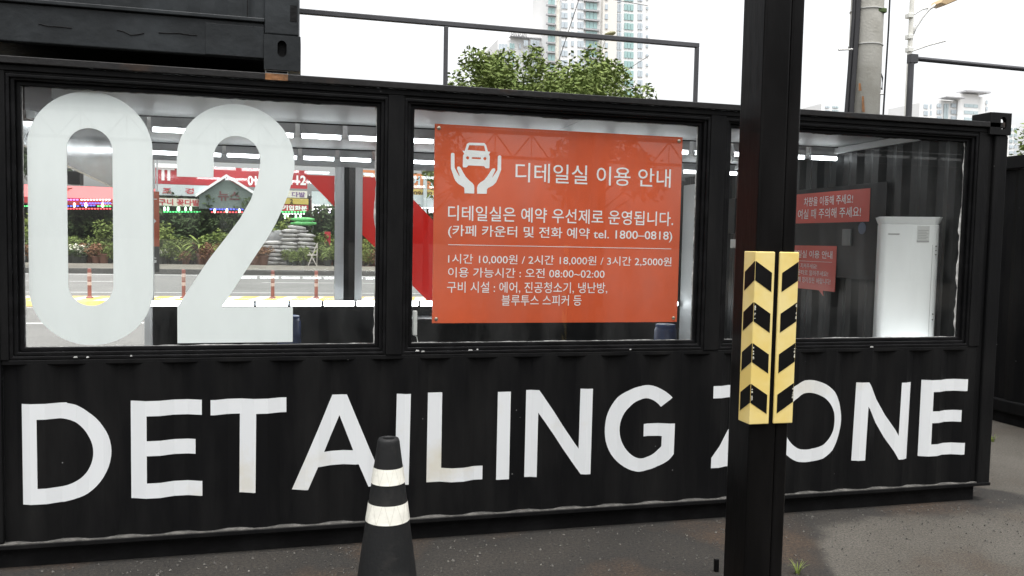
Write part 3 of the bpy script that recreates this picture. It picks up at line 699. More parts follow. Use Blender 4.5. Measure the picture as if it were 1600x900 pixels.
# flood light under the door header
FLp = PX(118, 268, -.3)
FL = empty('flood_light', FLp, 'small black flood light hanging outside the open street end', 'flood light')
MB().box(FLp.x-.05, FLp.x+.05, FLp.y-.07, FLp.y+.07, FLp.z-.12, FLp.z-.0).build('lamp_body', M['dark'], FL, bevel=.01)
MB().tube([(FLp.x, FLp.y, FLp.z), (FLp.x+.02, FLp.y-.02, FLp.z+.10), (-.05, FLp.y-.03, FLp.z+.14)], .012, 8).build('bracket', M['cable'], FL)
wire = MB().tube([PX(135, 198, -.02+.02+.028), PX(135.5, 253, .028), PX(104, 252, .028)], .004, 6).build('wall_cable', M['cable']); wire.location.x = 0
tag(wire, 'thin black cable bent at a right angle on the grey header seen inside the zero', 'cable')

# ------------------------------------------------------------------ container stacked on the roof
UX = 1.676; UZ = 2.668
UP = empty('stacked_container', (-4, 0, UZ), 'dark grey corrugated container stacked on the left end of the roof', 'container')
corr_x(-10.3, 1.50, UZ+.27, UZ+2.4, .022).build('side_panel', M['black2'], UP)
MB().box(-10.3, 1.4908, .012, .06, UZ+.055, UZ+.248).build('bottom_rail', M['black2'], UP, bevel=.006)
MB().box(-10.3, 1.4908, -.006, .075, UZ+.249, UZ+.270).build('rail_lip', M['black2'], UP, bevel=.004)
MB().box(1.19, 1.488, .006, .0118, UZ+.06, UZ+.225).build('doubler_plate', M['black2'], UP, bevel=.002)
MB().box(1.491, UX-.006, -.004, .16, UZ+.188, UZ+2.42).build('corner_post', M['black2'], UP, bevel=.008)
MB().box(1.625, 1.660, -.0065, -.0042, PY(460, 34, 0).z, PY(460, 9, 0).z).build('lashing_slot', M['skirt'], UP)
MB().box(1.400, 1.405, .016, .021, UZ+.27, UZ+2.4).build('seam', M['skirt'], UP)
casting(1.489, UX+.004, -.010, .17, UZ, UZ+.186, 1.583, UZ+.114, m=M['black2'], parent=UP)
MB().box(1.51, UX-.012, .02, .16, UZ+.016, UZ+.170).build('hole_shade_block', M['skirt'], UP)  # dark filler added inside the hollow casting so its hole looks shaded
MB().box(-10.3, 1.489, .10, 2.40, UZ+.10, UZ+.20).build('underfloor', M['skirt'], UP)
MB().box(-10.3, UX-.02, .10, 2.42, UZ+2.35, UZ+2.45).build('roof', M['black2'], UP)
corr_y(.17, 2.42, UZ+.168, UZ+2.4, UX-.03, -1).build('end_panel', M['black2'], UP)
wm = MB()
for pts in ([(183, 47), (192, 49), (205, 55), (215, 54), (225, 52)], [(60, 37), (75, 41), (95, 42), (112, 44)], [(248, 51), (262, 52), (280, 52), (300, 55), (308, 55)]):
    wm.tube([PY(x, y, .011) for x, y in pts], .0028, 5)
wm.build('weld_bead', M['skirt'], UP)
sp = MB().box(1.497, 1.615, .004, .12, ZT+.001, UZ-.001).build('spacer_block', M['skirt']); tag(sp, 'small black spacer block under the corner of the stacked container', 'spacer block')
MB().box(1.497, 1.615, -.0262, -.0245, 2.609, 2.643).build('rust_patch', M['rust'], BOX)
ol = MB()
for a, b in (((1.497, ZT+.003), (1.615, ZT+.006)), ((1.497, UZ-.005), (1.615, UZ-.002)), ((1.497, ZT+.006), (1.500, UZ-.005)), ((1.612, ZT+.006), (1.615, UZ-.005))): ol.box(a[0], b[0], .001, .0035, a[1], b[1])
q = ol.build('weld_line', M['acgrey']); q.parent = sp
# roof railing
RY = 2.4; RZ = 3.628
rl = empty('roof_railing', (3.5, RY, 2.7), 'dark grey pipe railing on the roof right of the stacked container', 'railing')
MB().box(1.2, 5.26, RY-.02, RY+.02, RZ-.022, RZ+.022).build('top_pipe', M['railing'], rl, bevel=.006)
for x in (2.869, 5.242): MB().box(x-.018, x+.018, RY-.018, RY+.018, 2.70, RZ-.0225).build('railing_post', M['railing'], rl, bevel=.005)
# second railing on the neighbouring roof
p1 = PY(1424, 91, 2.4); p2 = PY(1600, 108, 2.4)
r2 = empty('stair_railing', (p1.x, 2.4, 0), 'dark steel frame with a level pipe standing right of the concrete pole', 'railing')
MB().tube([(p1.x-.02, 2.4, p1.z), (p1.x+5, 2.4, p1.z + 5*(p2.z-p1.z)/(p2.x-p1.x))], .024, 10).build('top_pipe', M['railing'], r2)
MB().tube([(p1.x, 2.4, 0), (p1.x, 2.4, p1.z)], .03, 10).build('railing_post', M['railing'], r2)
MB().tube([(p1.x+4.9, 2.4, 2.7), (p1.x+4.9, 2.4, p1.z)], .03, 10).build('railing_post', M['railing'], r2)
MB().box(p1.x-.03, p1.x+.06, 2.37, 2.43, p1.z-.05, p1.z+.04).build('joint', M['railing'], r2, bevel=.005)

# neighbouring container
NX = 8.64
NB = empty('neighbour_container', (NX+1.2, 3.5, 0), 'black corrugated container standing beyond the right end', 'container')
corr_y(.45, 6.5, .24, 2.60, NX+.03, 1).build('side_panel', M['black'], NB)
MB().box(NX-.01, NX+.09, .3, 6.65, 2.601, 2.73).build('top_rail', M['black'], NB, bevel=.008)
MB().box(NX-.01, NX+.09, .3, 6.65, .12, .239).build('bottom_rail', M['black'], NB, bevel=.008)
MB().box(NX-.012, NX+.15, .30, .449, .24, 2.60).build('corner_post', M['black'], NB, bevel=.008)
MB().box(NX-.012, NX+.15, 6.501, 6.65, .24, 2.60).build('corner_post', M['black'], NB, bevel=.008)
MB().box(NX+.1, NX+2.43, .3, 6.65, 2.60, 2.70).build('roof', M['black'], NB)
MB().box(NX+.08, NX+2.4, .34, .40, .12, 2.60).build('end_panel', M['black'], NB)
MB().box(NX+.03, NX+2.3, .40, 6.5, 0, .119).build('base_skirt', M['skirt'], NB)

# ------------------------------------------------------------------ black post with the striped corner guards
PW = .20; PX0, PY0 = 3.700, -1.345
PO = empty('canopy_post', (PX0+PW/2, PY0+PW/2, 0), 'black square steel post with two yellow and black chevron guards on its corners', 'post')
MB().box(PX0, PX0+.135, PY0, PY0+PW, 0, 4.6).build('column', M['post'], PO, bevel=.012, seg=3)
MB().box(PX0+.136, PX0+PW, PY0+.001, PY0+PW, 0, 4.6).build('column', M['post'], PO, bevel=.012, seg=3)
MB().box(PX0-.08, PX0+PW+.08, PY0-.08, PY0+PW+.08, 0, .015).build('base_plate', M['post'], PO, bevel=.003)
gz0 = PY(1190, 662, PY0).z; gz1 = PY(1190, 393, PY0).z
def guard(cx, sx, fw):
    """L-shaped rubber guard on the corner at cx; sx = -1 when its second wing lies on the left face, +1 on the right face"""
    t = .012
    if sx < 0: poly = [(cx-t, PY0-t), (cx+fw, PY0-t), (cx+fw, PY0-.001), (cx-.001, PY0-.001), (cx-.001, PY0+fw), (cx-t, PY0+fw)]
    else: poly = [(cx+t, PY0-t), (cx+t, PY0+fw), (cx+.001, PY0+fw), (cx+.001, PY0-.001), (cx-fw, PY0-.001), (cx-fw, PY0-t)]
    g = MB().prism(poly, gz0, gz1, 'z').build('corner_guard', M['yellow'], PO, bevel=.004)
    H = gz1-gz0; rr = random.Random(int(cx*100)); e = .0012
    for k in range(4):
        zt_ = gz1 - H*(.055 + k*.236)                 # apex of each chevron on the edge
        dz, th = .052, .088
        s = -sx                                        # direction of the front wing from the edge
        ex = cx + sx*(t+0); yf = PY0-t-e
        x_a, x_b = cx + sx*(t-.004), cx + s*(fw-.014)
        m1 = MB().add([(x_a, yf, zt_), (x_b, yf, zt_-dz), (x_b, yf, zt_-dz-th), (x_a, yf, zt_-th)], [(0, 1, 2, 3)])
        xs_f = cx + sx*(t+e)
        m1.add([(xs_f, PY0-t+.004, zt_), (xs_f, PY0+fw-.014, zt_-dz), (xs_f, PY0+fw-.014, zt_-dz-th), (xs_f, PY0-t+.004, zt_-th)], [(0, 1, 2, 3)])
        # the print wraps the rounded edge
        m1.add([(x_a, yf, zt_), (xs_f, PY0-t+.004, zt_), (xs_f, PY0-t+.004, zt_-th), (x_a, yf, zt_-th)], [(0, 1, 2, 3)])
        m1.build('chevron', M['rubber'], g, fix=False).matrix_parent_inverse = Matrix()
        if k:
            sc2 = MB()
            for j in range(5):
                z = zt_ - .02 - rr.random()*(th-.03); h = rr.uniform(.004, .016); ww = rr.uniform(.003, .008)
                sc2.add([(x_a+s*.000, yf-.0008, z), (x_a+s*ww, yf-.0008, z+.002), (x_a+s*ww*.6, yf-.0008, z+h), (x_a-s*.001, yf-.0008, z+h*.8)], [(0, 1, 2, 3)])
            sc2.build('scuff', M['scuff'], g, fix=False)
guard(PX0, -1, .088); guard(PX0+PW, 1, .088)
stub = PZ(1119, 893)
tag(MB().box(stub.x-.012, stub.x+.012, stub.y-.01, stub.y+.01, 0, .07).build('anchor_stub', M['post'], None, bevel=.003), 'short black anchor stub in the ground left of the striped post', 'anchor stub')

# ------------------------------------------------------------------ traffic cone
CP = PY(605, 880, -.80)
CN = empty('traffic_cone', (CP.x, -.80, 0), 'black traffic cone with two white reflective bands in front of the wall', 'traffic cone', proto=True)
HC = PY(608, 684, -.80).z
def crad(z): return .050 + .137*(HC-z)
zs = [.03, .05]
prof_ = [(crad(z), z) for z in [.03 + (HC-.05)*i/14 for i in range(15)]]
prof_ += [(.051, HC-.010), (.047, HC-.002), (.042, HC), (.030, HC), (.028, HC-.006), (.030, HC-.05)]
MB().lathe(prof_, (0, 0, 0), 40, cap=False).build('cone_body', M['cone'], CN, smooth=True)
MB().prism(rrect(-.19, .19, -.19, .19, .05), 0, .03, 'z').build('base', M['cone'], CN, bevel=.006)
def zat(py): return PY(608, py, -.80).z
for a, b in ((728, 752), (782, 810)):
    z1, z0 = zat(a), zat(b); n = 5
    MB().lathe([(crad(z0+(z1-z0)*i/n)+.0022, z0+(z1-z0)*i/n) for i in range(n+1)], (0, 0, 0), 40, cap=False).build('reflective_band', M['reflect'], CN, smooth=True)
    ln = MB()
    zc = (z0+z1)/2
    for k in range(10):
        a0 = -math.pi/2 + k*.6283; a1 = a0+.22
        for s in (-1, 1):
            vv = []
            for j in range(5):
                tt = j/4; aa = a0+s*.25*(1-tt); z = z1 - (z1-z0)*tt if True else 0
                for d in (-.006, .006):
                    r_ = crad(z)+.0030; vv.append((r_*math.cos(aa+d), r_*math.sin(aa+d), z))
            ln.add(vv, [(2*j, 2*j+1, 2*j+3, 2*j+2) for j in range(4)])
    ln.build('band_pattern', mat('band line', (.45, .44, .38), .5), CN, fix=False)

# ------------------------------------------------------------------ canopy on the yard side, trees behind it (mirrored in the panes)
CY = empty('yard_canopy', (3, -7, 0), 'dark truss canopy over the yard mirrored in the window glass', 'canopy')
MB().box(-9, 26, -16.5, -7.0, 4.75, 4.82).build('roof', mat('dark roof sheet', (.10, .10, .105), .6), CY)
for yy in (-7.1, -16.3):
    tr = MB(); tr.box(-9, 26, yy-.05, yy+.05, 4.60, 4.70); tr.box(-9, 26, yy-.04, yy+.04, 3.95, 4.03)
    for k in range(35):
        x = -9+k; tr.tube([(x, yy, 4.0), (x+.5, yy, 4.62)], .022, 6); tr.tube([(x+.5, yy, 4.62), (x+1, yy, 4.0)], .022, 6); tr.tube([(x+.5, yy, 4.0), (x+.5, yy, 4.62)], .015, 6)
    tr.build('truss', M['railing'], CY)
for x in (-5, 2.6, 9.5, 17, 24): MB().box(x-.11, x+.11, -16.4, -16.2, 0, 3.95).build('canopy_leg', M['post'], CY)

HL = empty('added_dark_hall', (47, -32, 0), 'unseen long dark hall added behind the yard to darken the right window reflection', 'building')  # unseen hall, added to keep bright sky out of the right pane's reflection
MB().box(24, 70, -38, -32, 0, 6.2).build('wall', mat('added hall cladding', (.022, .024, .026), .7, var=.3), HL)
MB().box(23.7, 70.3, -38.3, -31.5, 6.2, 6.5).build('roof', M['railing'], HL)
for k in range(6): MB().box(26+k*7, 31+k*7, -31.98, -31.9, .05, 3.6).build('roller_door', M['inner'], HL)
def leaf_cloud(rnd, centers, n, size, squash=1.0):
    mb = MB()
    for i in range(n):
        c, r = rnd.choice(centers)
        d = Vector((rnd.gauss(0, 1), rnd.gauss(0, 1), rnd.gauss(0, 1))); d.normalize(); d *= r*rnd.uniform(.25, 1.0)**.5; d.z *= squash
        p = Vector(c)+d; s = size*rnd.uniform(.6, 1.3)
        a = Vector((rnd.gauss(0, 1), rnd.gauss(0, 1), rnd.gauss(0, .6))).normalized(); b = a.orthogonal().normalized()
        if rnd.random() < .5: b = a.cross(b)
        mb.add([p-a*s, p+b*s*.42, p+a*s, p-b*s*.42], [(0, 1, 2, 3)])
    return mb
def tree(name, base, h, rad, seed, label, leafm, n=3600, leaf=.10, trunk=.11, crown_lo=.35, spiky=0, group=None, taper=.75, ncl=26):
    rnd = random.Random(seed); t = empty(name, base, label, 'tree', group, proto=True)
    tk = MB(); pts = [(0, 0, 0)]
    for k in range(1, 6): pts.append((rnd.uniform(-.06, .06)*k/2, rnd.uniform(-.06, .06)*k/2, h*.85*k/5))
    tk.tube(pts, trunk, 9, trunk*.25)
    cents = []
    for k in range(ncl):
        z = h*(crown_lo + (.93-crown_lo)*rnd.random()); f_ = (z/h-crown_lo)/(1-crown_lo)
        rr_ = rad*(1-f_*taper)*rnd.uniform(.25, 1.0)**.7; a = k*2.39996 + rnd.uniform(-.4, .4)
        c = (math.cos(a)*rr_, math.sin(a)*rr_, z + rr_*.25)
        tk.tube([(0, 0, z-h*.08), (c[0]*.5, c[1]*.5, z-.02*h), c], trunk*.28, 5, trunk*.06)
        cents.append((c, rad*rnd.uniform(.16, .34)*(1 if ncl < 30 else .9)))
        if spiky:
            for q_ in range(spiky):
                tt = 1+.16*(q_+1); cents.append(((c[0]*tt, c[1]*tt, c[2]+.14*rad*(q_+1)), rad*.11))
    cents.append(((0, 0, h*.95), rad*.16)); cents.append(((0.05, 0, h*.88), rad*.22))
    tk.build('trunk', M['bark'], t, smooth=True)
    leaf_cloud(rnd, cents, n, leaf).build('crown', leafm, t, fix=False)
    return t
tree('street_tree', (PY(848, 120, 13.2).x, 13.2, 0), PY(855, 92, 13.2).z-.62, 2.7, 21, 'leafy green street tree rising behind the roof in front of the white tower', M['leaf'], 46000, .060, spiky=1, taper=.42, crown_lo=.5, ncl=170)
pq = PY(912, 120, 14.4); tree('street_tree', (pq.x, 14.4, 0), PY(925, 118, 14.4).z-1.0, 1.5, 33, 'lower green street tree right of the leafy one behind the roof', M['leaf'], 13000, .062, spiky=2, taper=.4, crown_lo=.5, ncl=40)
pq = PY(792, 130, 12.6); tree('street_tree', (pq.x, 12.6, 0), PY(795, 116, 12.6).z-1.05, 1.7, 8, 'small green street tree left of the leafy one behind the roof', M['leafy'], 13000, .06, spiky=2, taper=.4, crown_lo=.5, ncl=40)
pq = PY(1610, 240, 24); tree('street_tree', (pq.x, 24, 0), 7.3, 2.2, 5, 'green tree at the right edge above the neighbouring container', M['leaf'], 3000, .11)
pq = PY(30, 265, 31); tree('street_tree', (pq.x-.3, 34.5, .22), 5.9, 1.3, 6, 'olive green tree seen past the zero at the left edge of the window', M['leafd'], 3000, .13, crown_lo=.6)
for i, (x, y, hh, sd) in enumerate(((5.5, -22, 8.5, 41), (10.5, -19, 8.2, 42))):
    tree('yard_tree', (x, y, 0), hh, 2.4, sd, ['tree behind the yard canopy mirrored left in the orange board', 'tree behind the yard canopy mirrored at the right edge of the orange board'][i], M['leafd'], 2500, .16)

# ------------------------------------------------------------------ poles and street lamps
UPx = PY(1349, 150, 4.6)
UPO = empty('utility_pole', (UPx.x, 4.6, 0), 'thick weathered concrete utility pole rising behind the right end of the roof', 'utility pole')
wd_ = (PY(1373, 60, 4.6)-PY(1327, 60, 4.6)).x/2*.93
MB().tube([(UPx.x, 4.6, 0), (UPx.x, 4.6, 10)], wd_*1.06, 28, wd_*.9).build('pole', M['concrete'], UPO, smooth=True)
for z in (PY(1349, 18, 4.6).z, PY(1349, 73, 4.6).z):
    MB().tube([(UPx.x, 4.6, z), (UPx.x, 4.6, z+.012)], wd_*1.04, 28).build('strap', M['galv'], UPO)
cx0 = UPx.x-wd_-.05
MB().tube([(cx0+.0, 4.5, 0), (cx0+.0, 4.5, 3.6), (cx0+.03, 4.5, 4.6), (cx0+.035, 4.5, 10)], .042, 10).build('cable', M['cable'], UPO)
MB().tube([(cx0-.09, 4.5, 0), (cx0-.075, 4.5, 3.3), (cx0-.02, 4.5, 4.7), (cx0-.02, 4.5, 10)], .022, 8).build('cable', M['cable'], UPO)
MB().tube([(UPx.x+wd_+.03, 4.5, 10), (UPx.x+wd_+.05, 4.5, 4.6), (UPx.x+wd_+.03, 4.5, 3.5)], .012, 6).build('cable', M['cable'], UPO)
lp = [PY(x, y, 4.5) for x, y in ((1374, 108), (1372, 122), (1374, 136), (1378, 140), (1379, 122), (1374, 108))]
MB().tube(lp, .010, 6).build('wire_loop', M['cable'], UPO)
b1 = PY(1376, 17, 4.45); MB().box(b1.x-.09, b1.x+.06, 4.40, 4.50, b1.z-.03, b1.z+.03).build('clamp', M['leafd'], UPO, bevel=.01)
for (x0, y0, x1, y1) in ((1370, 147, 1380, 147), (1310, 78, 1332, 77)):
    MB().tube([PY(x0, y0, 4.45), PY(x1, y1, 4.45)], .012, 6).build('step_bolt', M['galv'], UPO)
rs = MB()
for pts in ([(1343, 130), (1344, 142)], [(1348, 150), (1349, 175)]):
    q0, q1 = PY(*pts[0], 4.6-wd_*.97), PY(*pts[1], 4.6-wd_*.97)
    rs.add([(q0.x-.012, q0.y, q0.z), (q0.x+.016, q0.y, q0.z), (q1.x+.022, q1.y, q1.z), (q1.x-.022, q1.y, q1.z)], [(0, 1, 2, 3)])
rs.build('rust_stain', M['rust'], UPO, fix=False)

SLY = 9.0
s0 = PY(1421, 90, SLY)
SLT = empty('street_lamp', (s0.x, SLY, 0), 'pale steel street lamp pole with curved arm and amber head at the top right', 'street lamp')
MB().tube([(s0.x, SLY, 0), (s0.x, SLY, 7.2)], .055, 12, .045).build('pole', mat('pale lamp pole', (.62, .61, .56), .5), SLT)
ap = [PY(x, y, SLY) for x, y in ((1424, 58), (1430, 44), (1441, 27), (1452, 14), (1461, 8))]
MB().tube(ap, .030, 8).build('arm', M['galv'], SLT, smooth=True)
MB().tube([PY(x, y, SLY) for x, y in ((1424, 25), (1440, 15), (1455, 11))], .02, 6).build('stay', M['galv'], SLT)
MB().tube([PY(x, y, SLY) for x, y in ((1424, 80), (1450, 71), (1477, 64))], .02, 6).build('banner_arm', M['galv'], SLT)
for yy in (25, 58, 78):
    c = PY(1421, yy, SLY); MB().box(c.x-.06, c.x+.05, SLY-.06, SLY+.06, c.z-.045, c.z+.045).build('clamp', mat('clamp paint', (.6, .6, .56), .5), SLT, bevel=.01)
h0, h1, h2, h3, h4 = [PY(x, y, SLY) for x, y in ((1460, 8), (1470, 11), (1496, 0), (1484, -8), (1464, 2))]
MB().prism([(p.x, p.z) for p in (h0, h1, h2, h3, h4)], SLY-.14, SLY+.14).build('lamp_head', M['lampy'], SLT, bevel=.02)

fy = 34.4
m0 = PY(938, 130, fy)
ML = empty('street_lamp', (m0.x, fy, .22), 'slender street lamp with hooked arm in front of the white tower', 'street lamp')
MB().tube([(m0.x, fy, .2), PY(938, 130, fy), PY(938, 95, fy), PY(940, 78, fy), PY(944, 64, fy), PY(950, 57, fy)], .075, 8, .06).build('pole', M['galv'], ML, smooth=True)
hh = MB().lathe([(.02, -.16), (.2, -.12), (.33, 0), (.28, .12), (.1, .2), (.01, .21)], (0, 0, 0), 14); hc = PY(952.5, 54, fy)
hh.v = [(hc.x+x*.95+z*.2, hc.y+y, hc.z+z*.75+x*.2) for x, y, z in hh.v]; hh.build('lamp_head', mat('olive lamp head', (.14, .13, .05), .5), ML, smooth=True)
p2_ = PY(871.5, 40, 60)
U2 = empty('utility_pole', (p2_.x, 60, 0), 'slim distant concrete utility pole in front of the left edge of the tower', 'utility pole')
MB().tube([(p2_.x, 60, 0), (p2_.x, 60, 24)], .17, 12, .14).build('pole', M['concrete'], U2, smooth=True)
MB().tube([PY(905, -2, 60), (p2_.x+.15, 60, PY(871, 95, 60).z)], .035, 5).build('guy_wire', M['cable'], U2)
def wire_(pts, Y, r, lab):
    o = MB().tube([PY(x, y, Y) for x, y in pts], r, 5).build('overhead_wire', M['cable']); tag(o, lab, 'wire')
wire_([(872, 93), (940, 118), (975, 112), (1008, 91), (1014, 87)], 59.8, .028, 'thin overhead wire sagging across the lower part of the tower')
wire_([(871, -14), (940, -4), (1012, 9)], 59.8, .028, 'thin overhead wire crossing the upper part of the tower')

# ------------------------------------------------------------------ far buildings
WALL = mat('white apartment wall', (.80, .80, .79), .7, var=.03, scale=.05)
WALLC = mat('cream apartment wall', (.74, .71, .66), .7)
WGL = mat('apartment window glass', (.42, .50, .52), .12, spec=.8)
WGT = mat('teal apartment window glass', (.30, .46, .45), .12, spec=.8)
WGB = mat('grey apartment window glass', (.46, .52, .56), .15, spec=.8)
LEDGE = mat('balcony ledge', (.42, .42, .43), .7)
def block(par, x0, x1, ytop, Y, depth, m, name='wall', h=None):
    a, b = PY(x0, 100, Y).x, PY(x1, 100, Y).x; z = h or PY((x0+x1)/2, ytop, Y).z
    return MB().box(a, b, Y, Y+depth, 0, z).build(name, m, par)
def windows(par, Y, cols, y_first, dy, n_vis, n_more, rest_name='windows_below'):
    """cols: (x0, x1, glass, height px, balcony) in pixels of the photograph; rows spaced dy"""
    rest = MB()
    for (x0, x1, gm, hp, bal) in cols:
        for k in range(n_vis+n_more):
            yp = y_first + k*dy; xm = (x0+x1)/2
            c = PY(xm, yp, Y); c0, c1 = PY(x0, yp, Y).x, PY(x1, yp, Y).x; hz = hp*(PY(xm, 0, Y).z-PY(xm, 100, Y).z)/100
            if c.z-hz < 1: continue
            w = MB(); wdt = c1-c0
            nb = 3 if wdt > 2.6 else 2 if wdt > 1.3 else 1
            if k < n_vis:
                for j in range(nb): w.box(c0+wdt*j/nb+.07, c0+wdt*(j+1)/nb-.07, Y-.25, Y-.05, c.z-hz, c.z)
                w.box(c0+.07, c1-.07, Y-.22, Y-.06, c.z-hz*.28, c.z-hz*.22)
                o = w.build('window', gm, par)
                if bal: MB().box(c0-.6, c1+.6, Y-.9, Y-.01, c.z-hz-.75, c.z-hz-.25).build('balcony_ledge', LEDGE, par)
            else: rest.box(c0, c1, Y-.25, Y-.05, c.z-hz, c.z)
    if rest.v: o = rest.build('window_rows', WGB, par); o['kind'] = 'stuff'
TY = 250
tw = empty('apartment_tower', (PY(935, 100, TY).x, TY, 0), 'very tall white apartment tower with rows of teal windows', 'building')
block(tw, 855, 876, 0, TY+3, 20, WALL, h=125); block(tw, 876, 940, 0, TY, 24, WALL, h=128); block(tw, 940, 962, 0, TY-2, 22, WALLC, h=128); block(tw, 962, 1006, 0, TY+2, 22, WALL, h=126); block(tw, 1006, 1014, 0, TY+4, 18, WALL, h=122)
windows(tw, TY+3, [(856, 867, WGT, 9, 1)], -2, 14.6, 9, 14)
windows(tw, TY, [(877, 887, WGB, 9, 0), (892, 897, WGB, 8, 0), (902, 912, WGB, 10, 0), (915, 933, WGT, 10, 1)], -10, 14.8, 11, 14)
windows(tw, TY-2, [(945, 950, WGB, 8, 0)], -8, 15, 11, 14)
windows(tw, TY+2, [(964, 971, WGB, 12, 0), (975, 990, WGT, 10, 0), (996, 1004, WGB, 10, 0)], -8, 14.8, 11, 14)
windows(tw, TY+4, [(1009, 1013, WGB, 4, 0)], -4, 14.8, 10, 10)
hw = empty('apartment_block', (PY(820, 100, 262).x, 262, 0), 'lower white apartment block left of the tower with dark letters on its roof edge', 'building')
block(hw, 777, 797, 62, 263, 20, WALL); block(hw, 797, 827, 50.5, 262, 20, WALL); block(hw, 827, 850, 49, 261, 20, WALL); block(hw, 850, 857, 43, 262.5, 20, WALLC)
MB().box(PY(796, 55, 262).x, PY(850, 55, 262).x, 260.4, 263, PY(820, 60.5, 262).z, PY(820, 59, 262).z).build('parapet_band', LEDGE, hw)
windows(hw, 261, [(779, 793, WGB, 9, 1)], 69, 14.6, 4, 10); windows(hw, 261.5, [(796, 804, WGT, 8, 0), (811, 814, WGB, 8, 0)], 68, 14.8, 4, 10)
windows(hw, 260.6, [(818, 825, WGB, 9, 0), (829, 843, WGB, 9, 1)], 63, 14.8, 5, 10)
a0, a1 = PY(799, 58, 260), PY(823, 52, 260)
lettering('lettering', 'HWASAN', mat('dark sign letters', (.12, .12, .13), .5), hw, fit_y(a0.x, a1.x, a0.z, a1.z+.3, 260), .01)
rb = empty('office_block', (PY(1490, 170, 300).x, 300, 0), 'pale distant block with stepped roof above the right end of the roof', 'building')
block(rb, 1440, 1458, 161, 300, 20, WALL); block(rb, 1458, 1500, 157, 301, 20, WALL); block(rb, 1500, 1532, 147, 300, 22, WALL); block(rb, 1532, 1556, 152, 302, 20, WALL)
MB().box(PY(1472, 153, 300).x, PY(1500, 153, 300).x, 297, 303, PY(1480, 154, 300).z, PY(1480, 152.3, 300).z).build('roof_slab', LEDGE, rb); MB().box(PY(1502, 147, 300).x, PY(1540, 147, 300).x, 297, 303, PY(1520, 145.8, 300).z, PY(1520, 143.5, 300).z).build('roof_slab', LEDGE, rb)
windows(rb, 300, [(1443, 1450, WGB, 7, 0), (1453, 1456, WGB, 7, 0), (1506, 1528, WGL, 5, 0)], 163, 10.5, 3, 8)
windows(rb, 300.8, [(1464, 1471, WGB, 6, 0), (1486, 1494, WGB, 6, 0)], 162, 10, 3, 8); windows(rb, 300.8, [(1475, 1482, WGL, 34, 0), (1496, 1500, WGL, 34, 0)], 162, 36, 1, 0)
windows(rb, 301.8, [(1540, 1543, WGB, 6, 0)], 157, 10, 3, 8)
rc = empty('office_block', (PY(1298, 165, 320).x, 320, 0), 'small pale distant block just left of the concrete pole', 'building')
block(rc, 1286, 1314, 163, 320, 20, WALL); windows(rc, 319.9, [(1289, 1296, WGB, 3, 0), (1300, 1310, WGL, 3, 0)], 166, 6, 2, 6)
re_ = empty('office_block', (PY(1590, 200, 280).x, 280, 0), 'pale distant block at the right edge behind the tree', 'building')
block(re_, 1574, 1592, 195, 280, 20, WALL); windows(re_, 279.9, [(1577, 1582, WGL, 5, 0), (1584, 1589, WGL, 5, 0)], 200, 9, 3, 8)

# ------------------------------------------------------------------ flower shop across the road
SHY = 44.0
def sx(x, y=300, Y=SHY): return PY(x, y, Y).x
def sz(x, y, Y=SHY): return PY(x, y, Y).z
M['red'] = mat('red sign board', (.40, .022, .03), .45, var=.08, scale=.8)
M['awn'] = mat('pale red awning', (.60, .10, .10), .6, var=.06, scale=.6)
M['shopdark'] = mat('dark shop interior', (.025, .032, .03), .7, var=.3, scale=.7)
M['paleblue'] = mat('pale blue board', (.50, .56, .57), .5)
M['greygreen'] = mat('grey green gable', (.12, .16, .145), .6)
M['cream'] = mat('cream banner', (.66, .64, .55), .6)
M['lettered'] = mat('red sign letters', (.45, .05, .06), .5)
M['orangeboard'] = mat('orange shop board', (.62, .22, .08), .5)
SH = empty('flower_shop', (sx(300), SHY+3, .22), 'open fronted flower shop across the road under red awnings', 'shop')
X_a, X_b = sx(-60), sx(1100)
ZR = sz(140, 291)-.1
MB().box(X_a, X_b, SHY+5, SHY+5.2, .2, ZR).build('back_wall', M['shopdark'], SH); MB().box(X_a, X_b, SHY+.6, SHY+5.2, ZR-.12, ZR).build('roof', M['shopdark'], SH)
for x in (60, 150, 330, 437, 487, 600, 700, 850): MB().box(sx(x)-.06, sx(x)+.06, SHY+.4, SHY+.52, .2, ZR-.13).build('shop_post', mat('shop post paint', (.20, .06, .06), .5) if x == 487 else M['galv'], SH)
zt1, zt0 = sz(140, 291), sz(140, 312)
MB().prism([(SHY-1.6, zt0), (SHY+.4, zt1), (SHY+.4, zt1-.06), (SHY-1.6, zt0-.06)], X_a, sx(242), 'x').build('awning', M['awn'], SH)
MB().box(X_a, sx(242), SHY-1.66, SHY-1.61, sz(140, 322), zt0).build('awning_fascia', M['red'], SH)
lettering('lettering', '010 - ', M['cream'], SH, fit_y(sx(159, 314, SHY-1.7), sx(176, 314, SHY-1.7), sz(165, 320, SHY-1.7), sz(165, 314, SHY-1.7), SHY-1.7), .01)
def board(name, x0, x1, yt, yb, m, lab, Y=SHY, th=.12, slant=0, text=None, tcol=None, tb=None, wt=.03):
    z1, z0 = sz((x0+x1)/2, yt, Y), sz((x0+x1)/2, yb, Y); X0, X1 = sx(x0, 300, Y), sx(x1, 300, Y)
    t = empty(name, ((X0+X1)/2, Y, z0), lab, 'sign')
    MB().prism([(X0, z0), (X1, z0+slant*.0), (X1, z1-slant), (X0, z1)], Y, Y+th).build('board', m, t)
    for k, (body, b, tm) in enumerate(text or []):
        lettering('lettering', body, tm, t, fit_y(sx(b[0], 300, Y), sx(b[1], 300, Y), sz((b[0]+b[1])/2, b[3], Y), sz((b[0]+b[1])/2, b[2], Y), Y-.02), wt)
    return t
MB().box(sx(243), sx(300), SHY-.1, SHY+.4, sz(270, 263), sz(270, 256)).build('roof_trim', M['print'], SH)
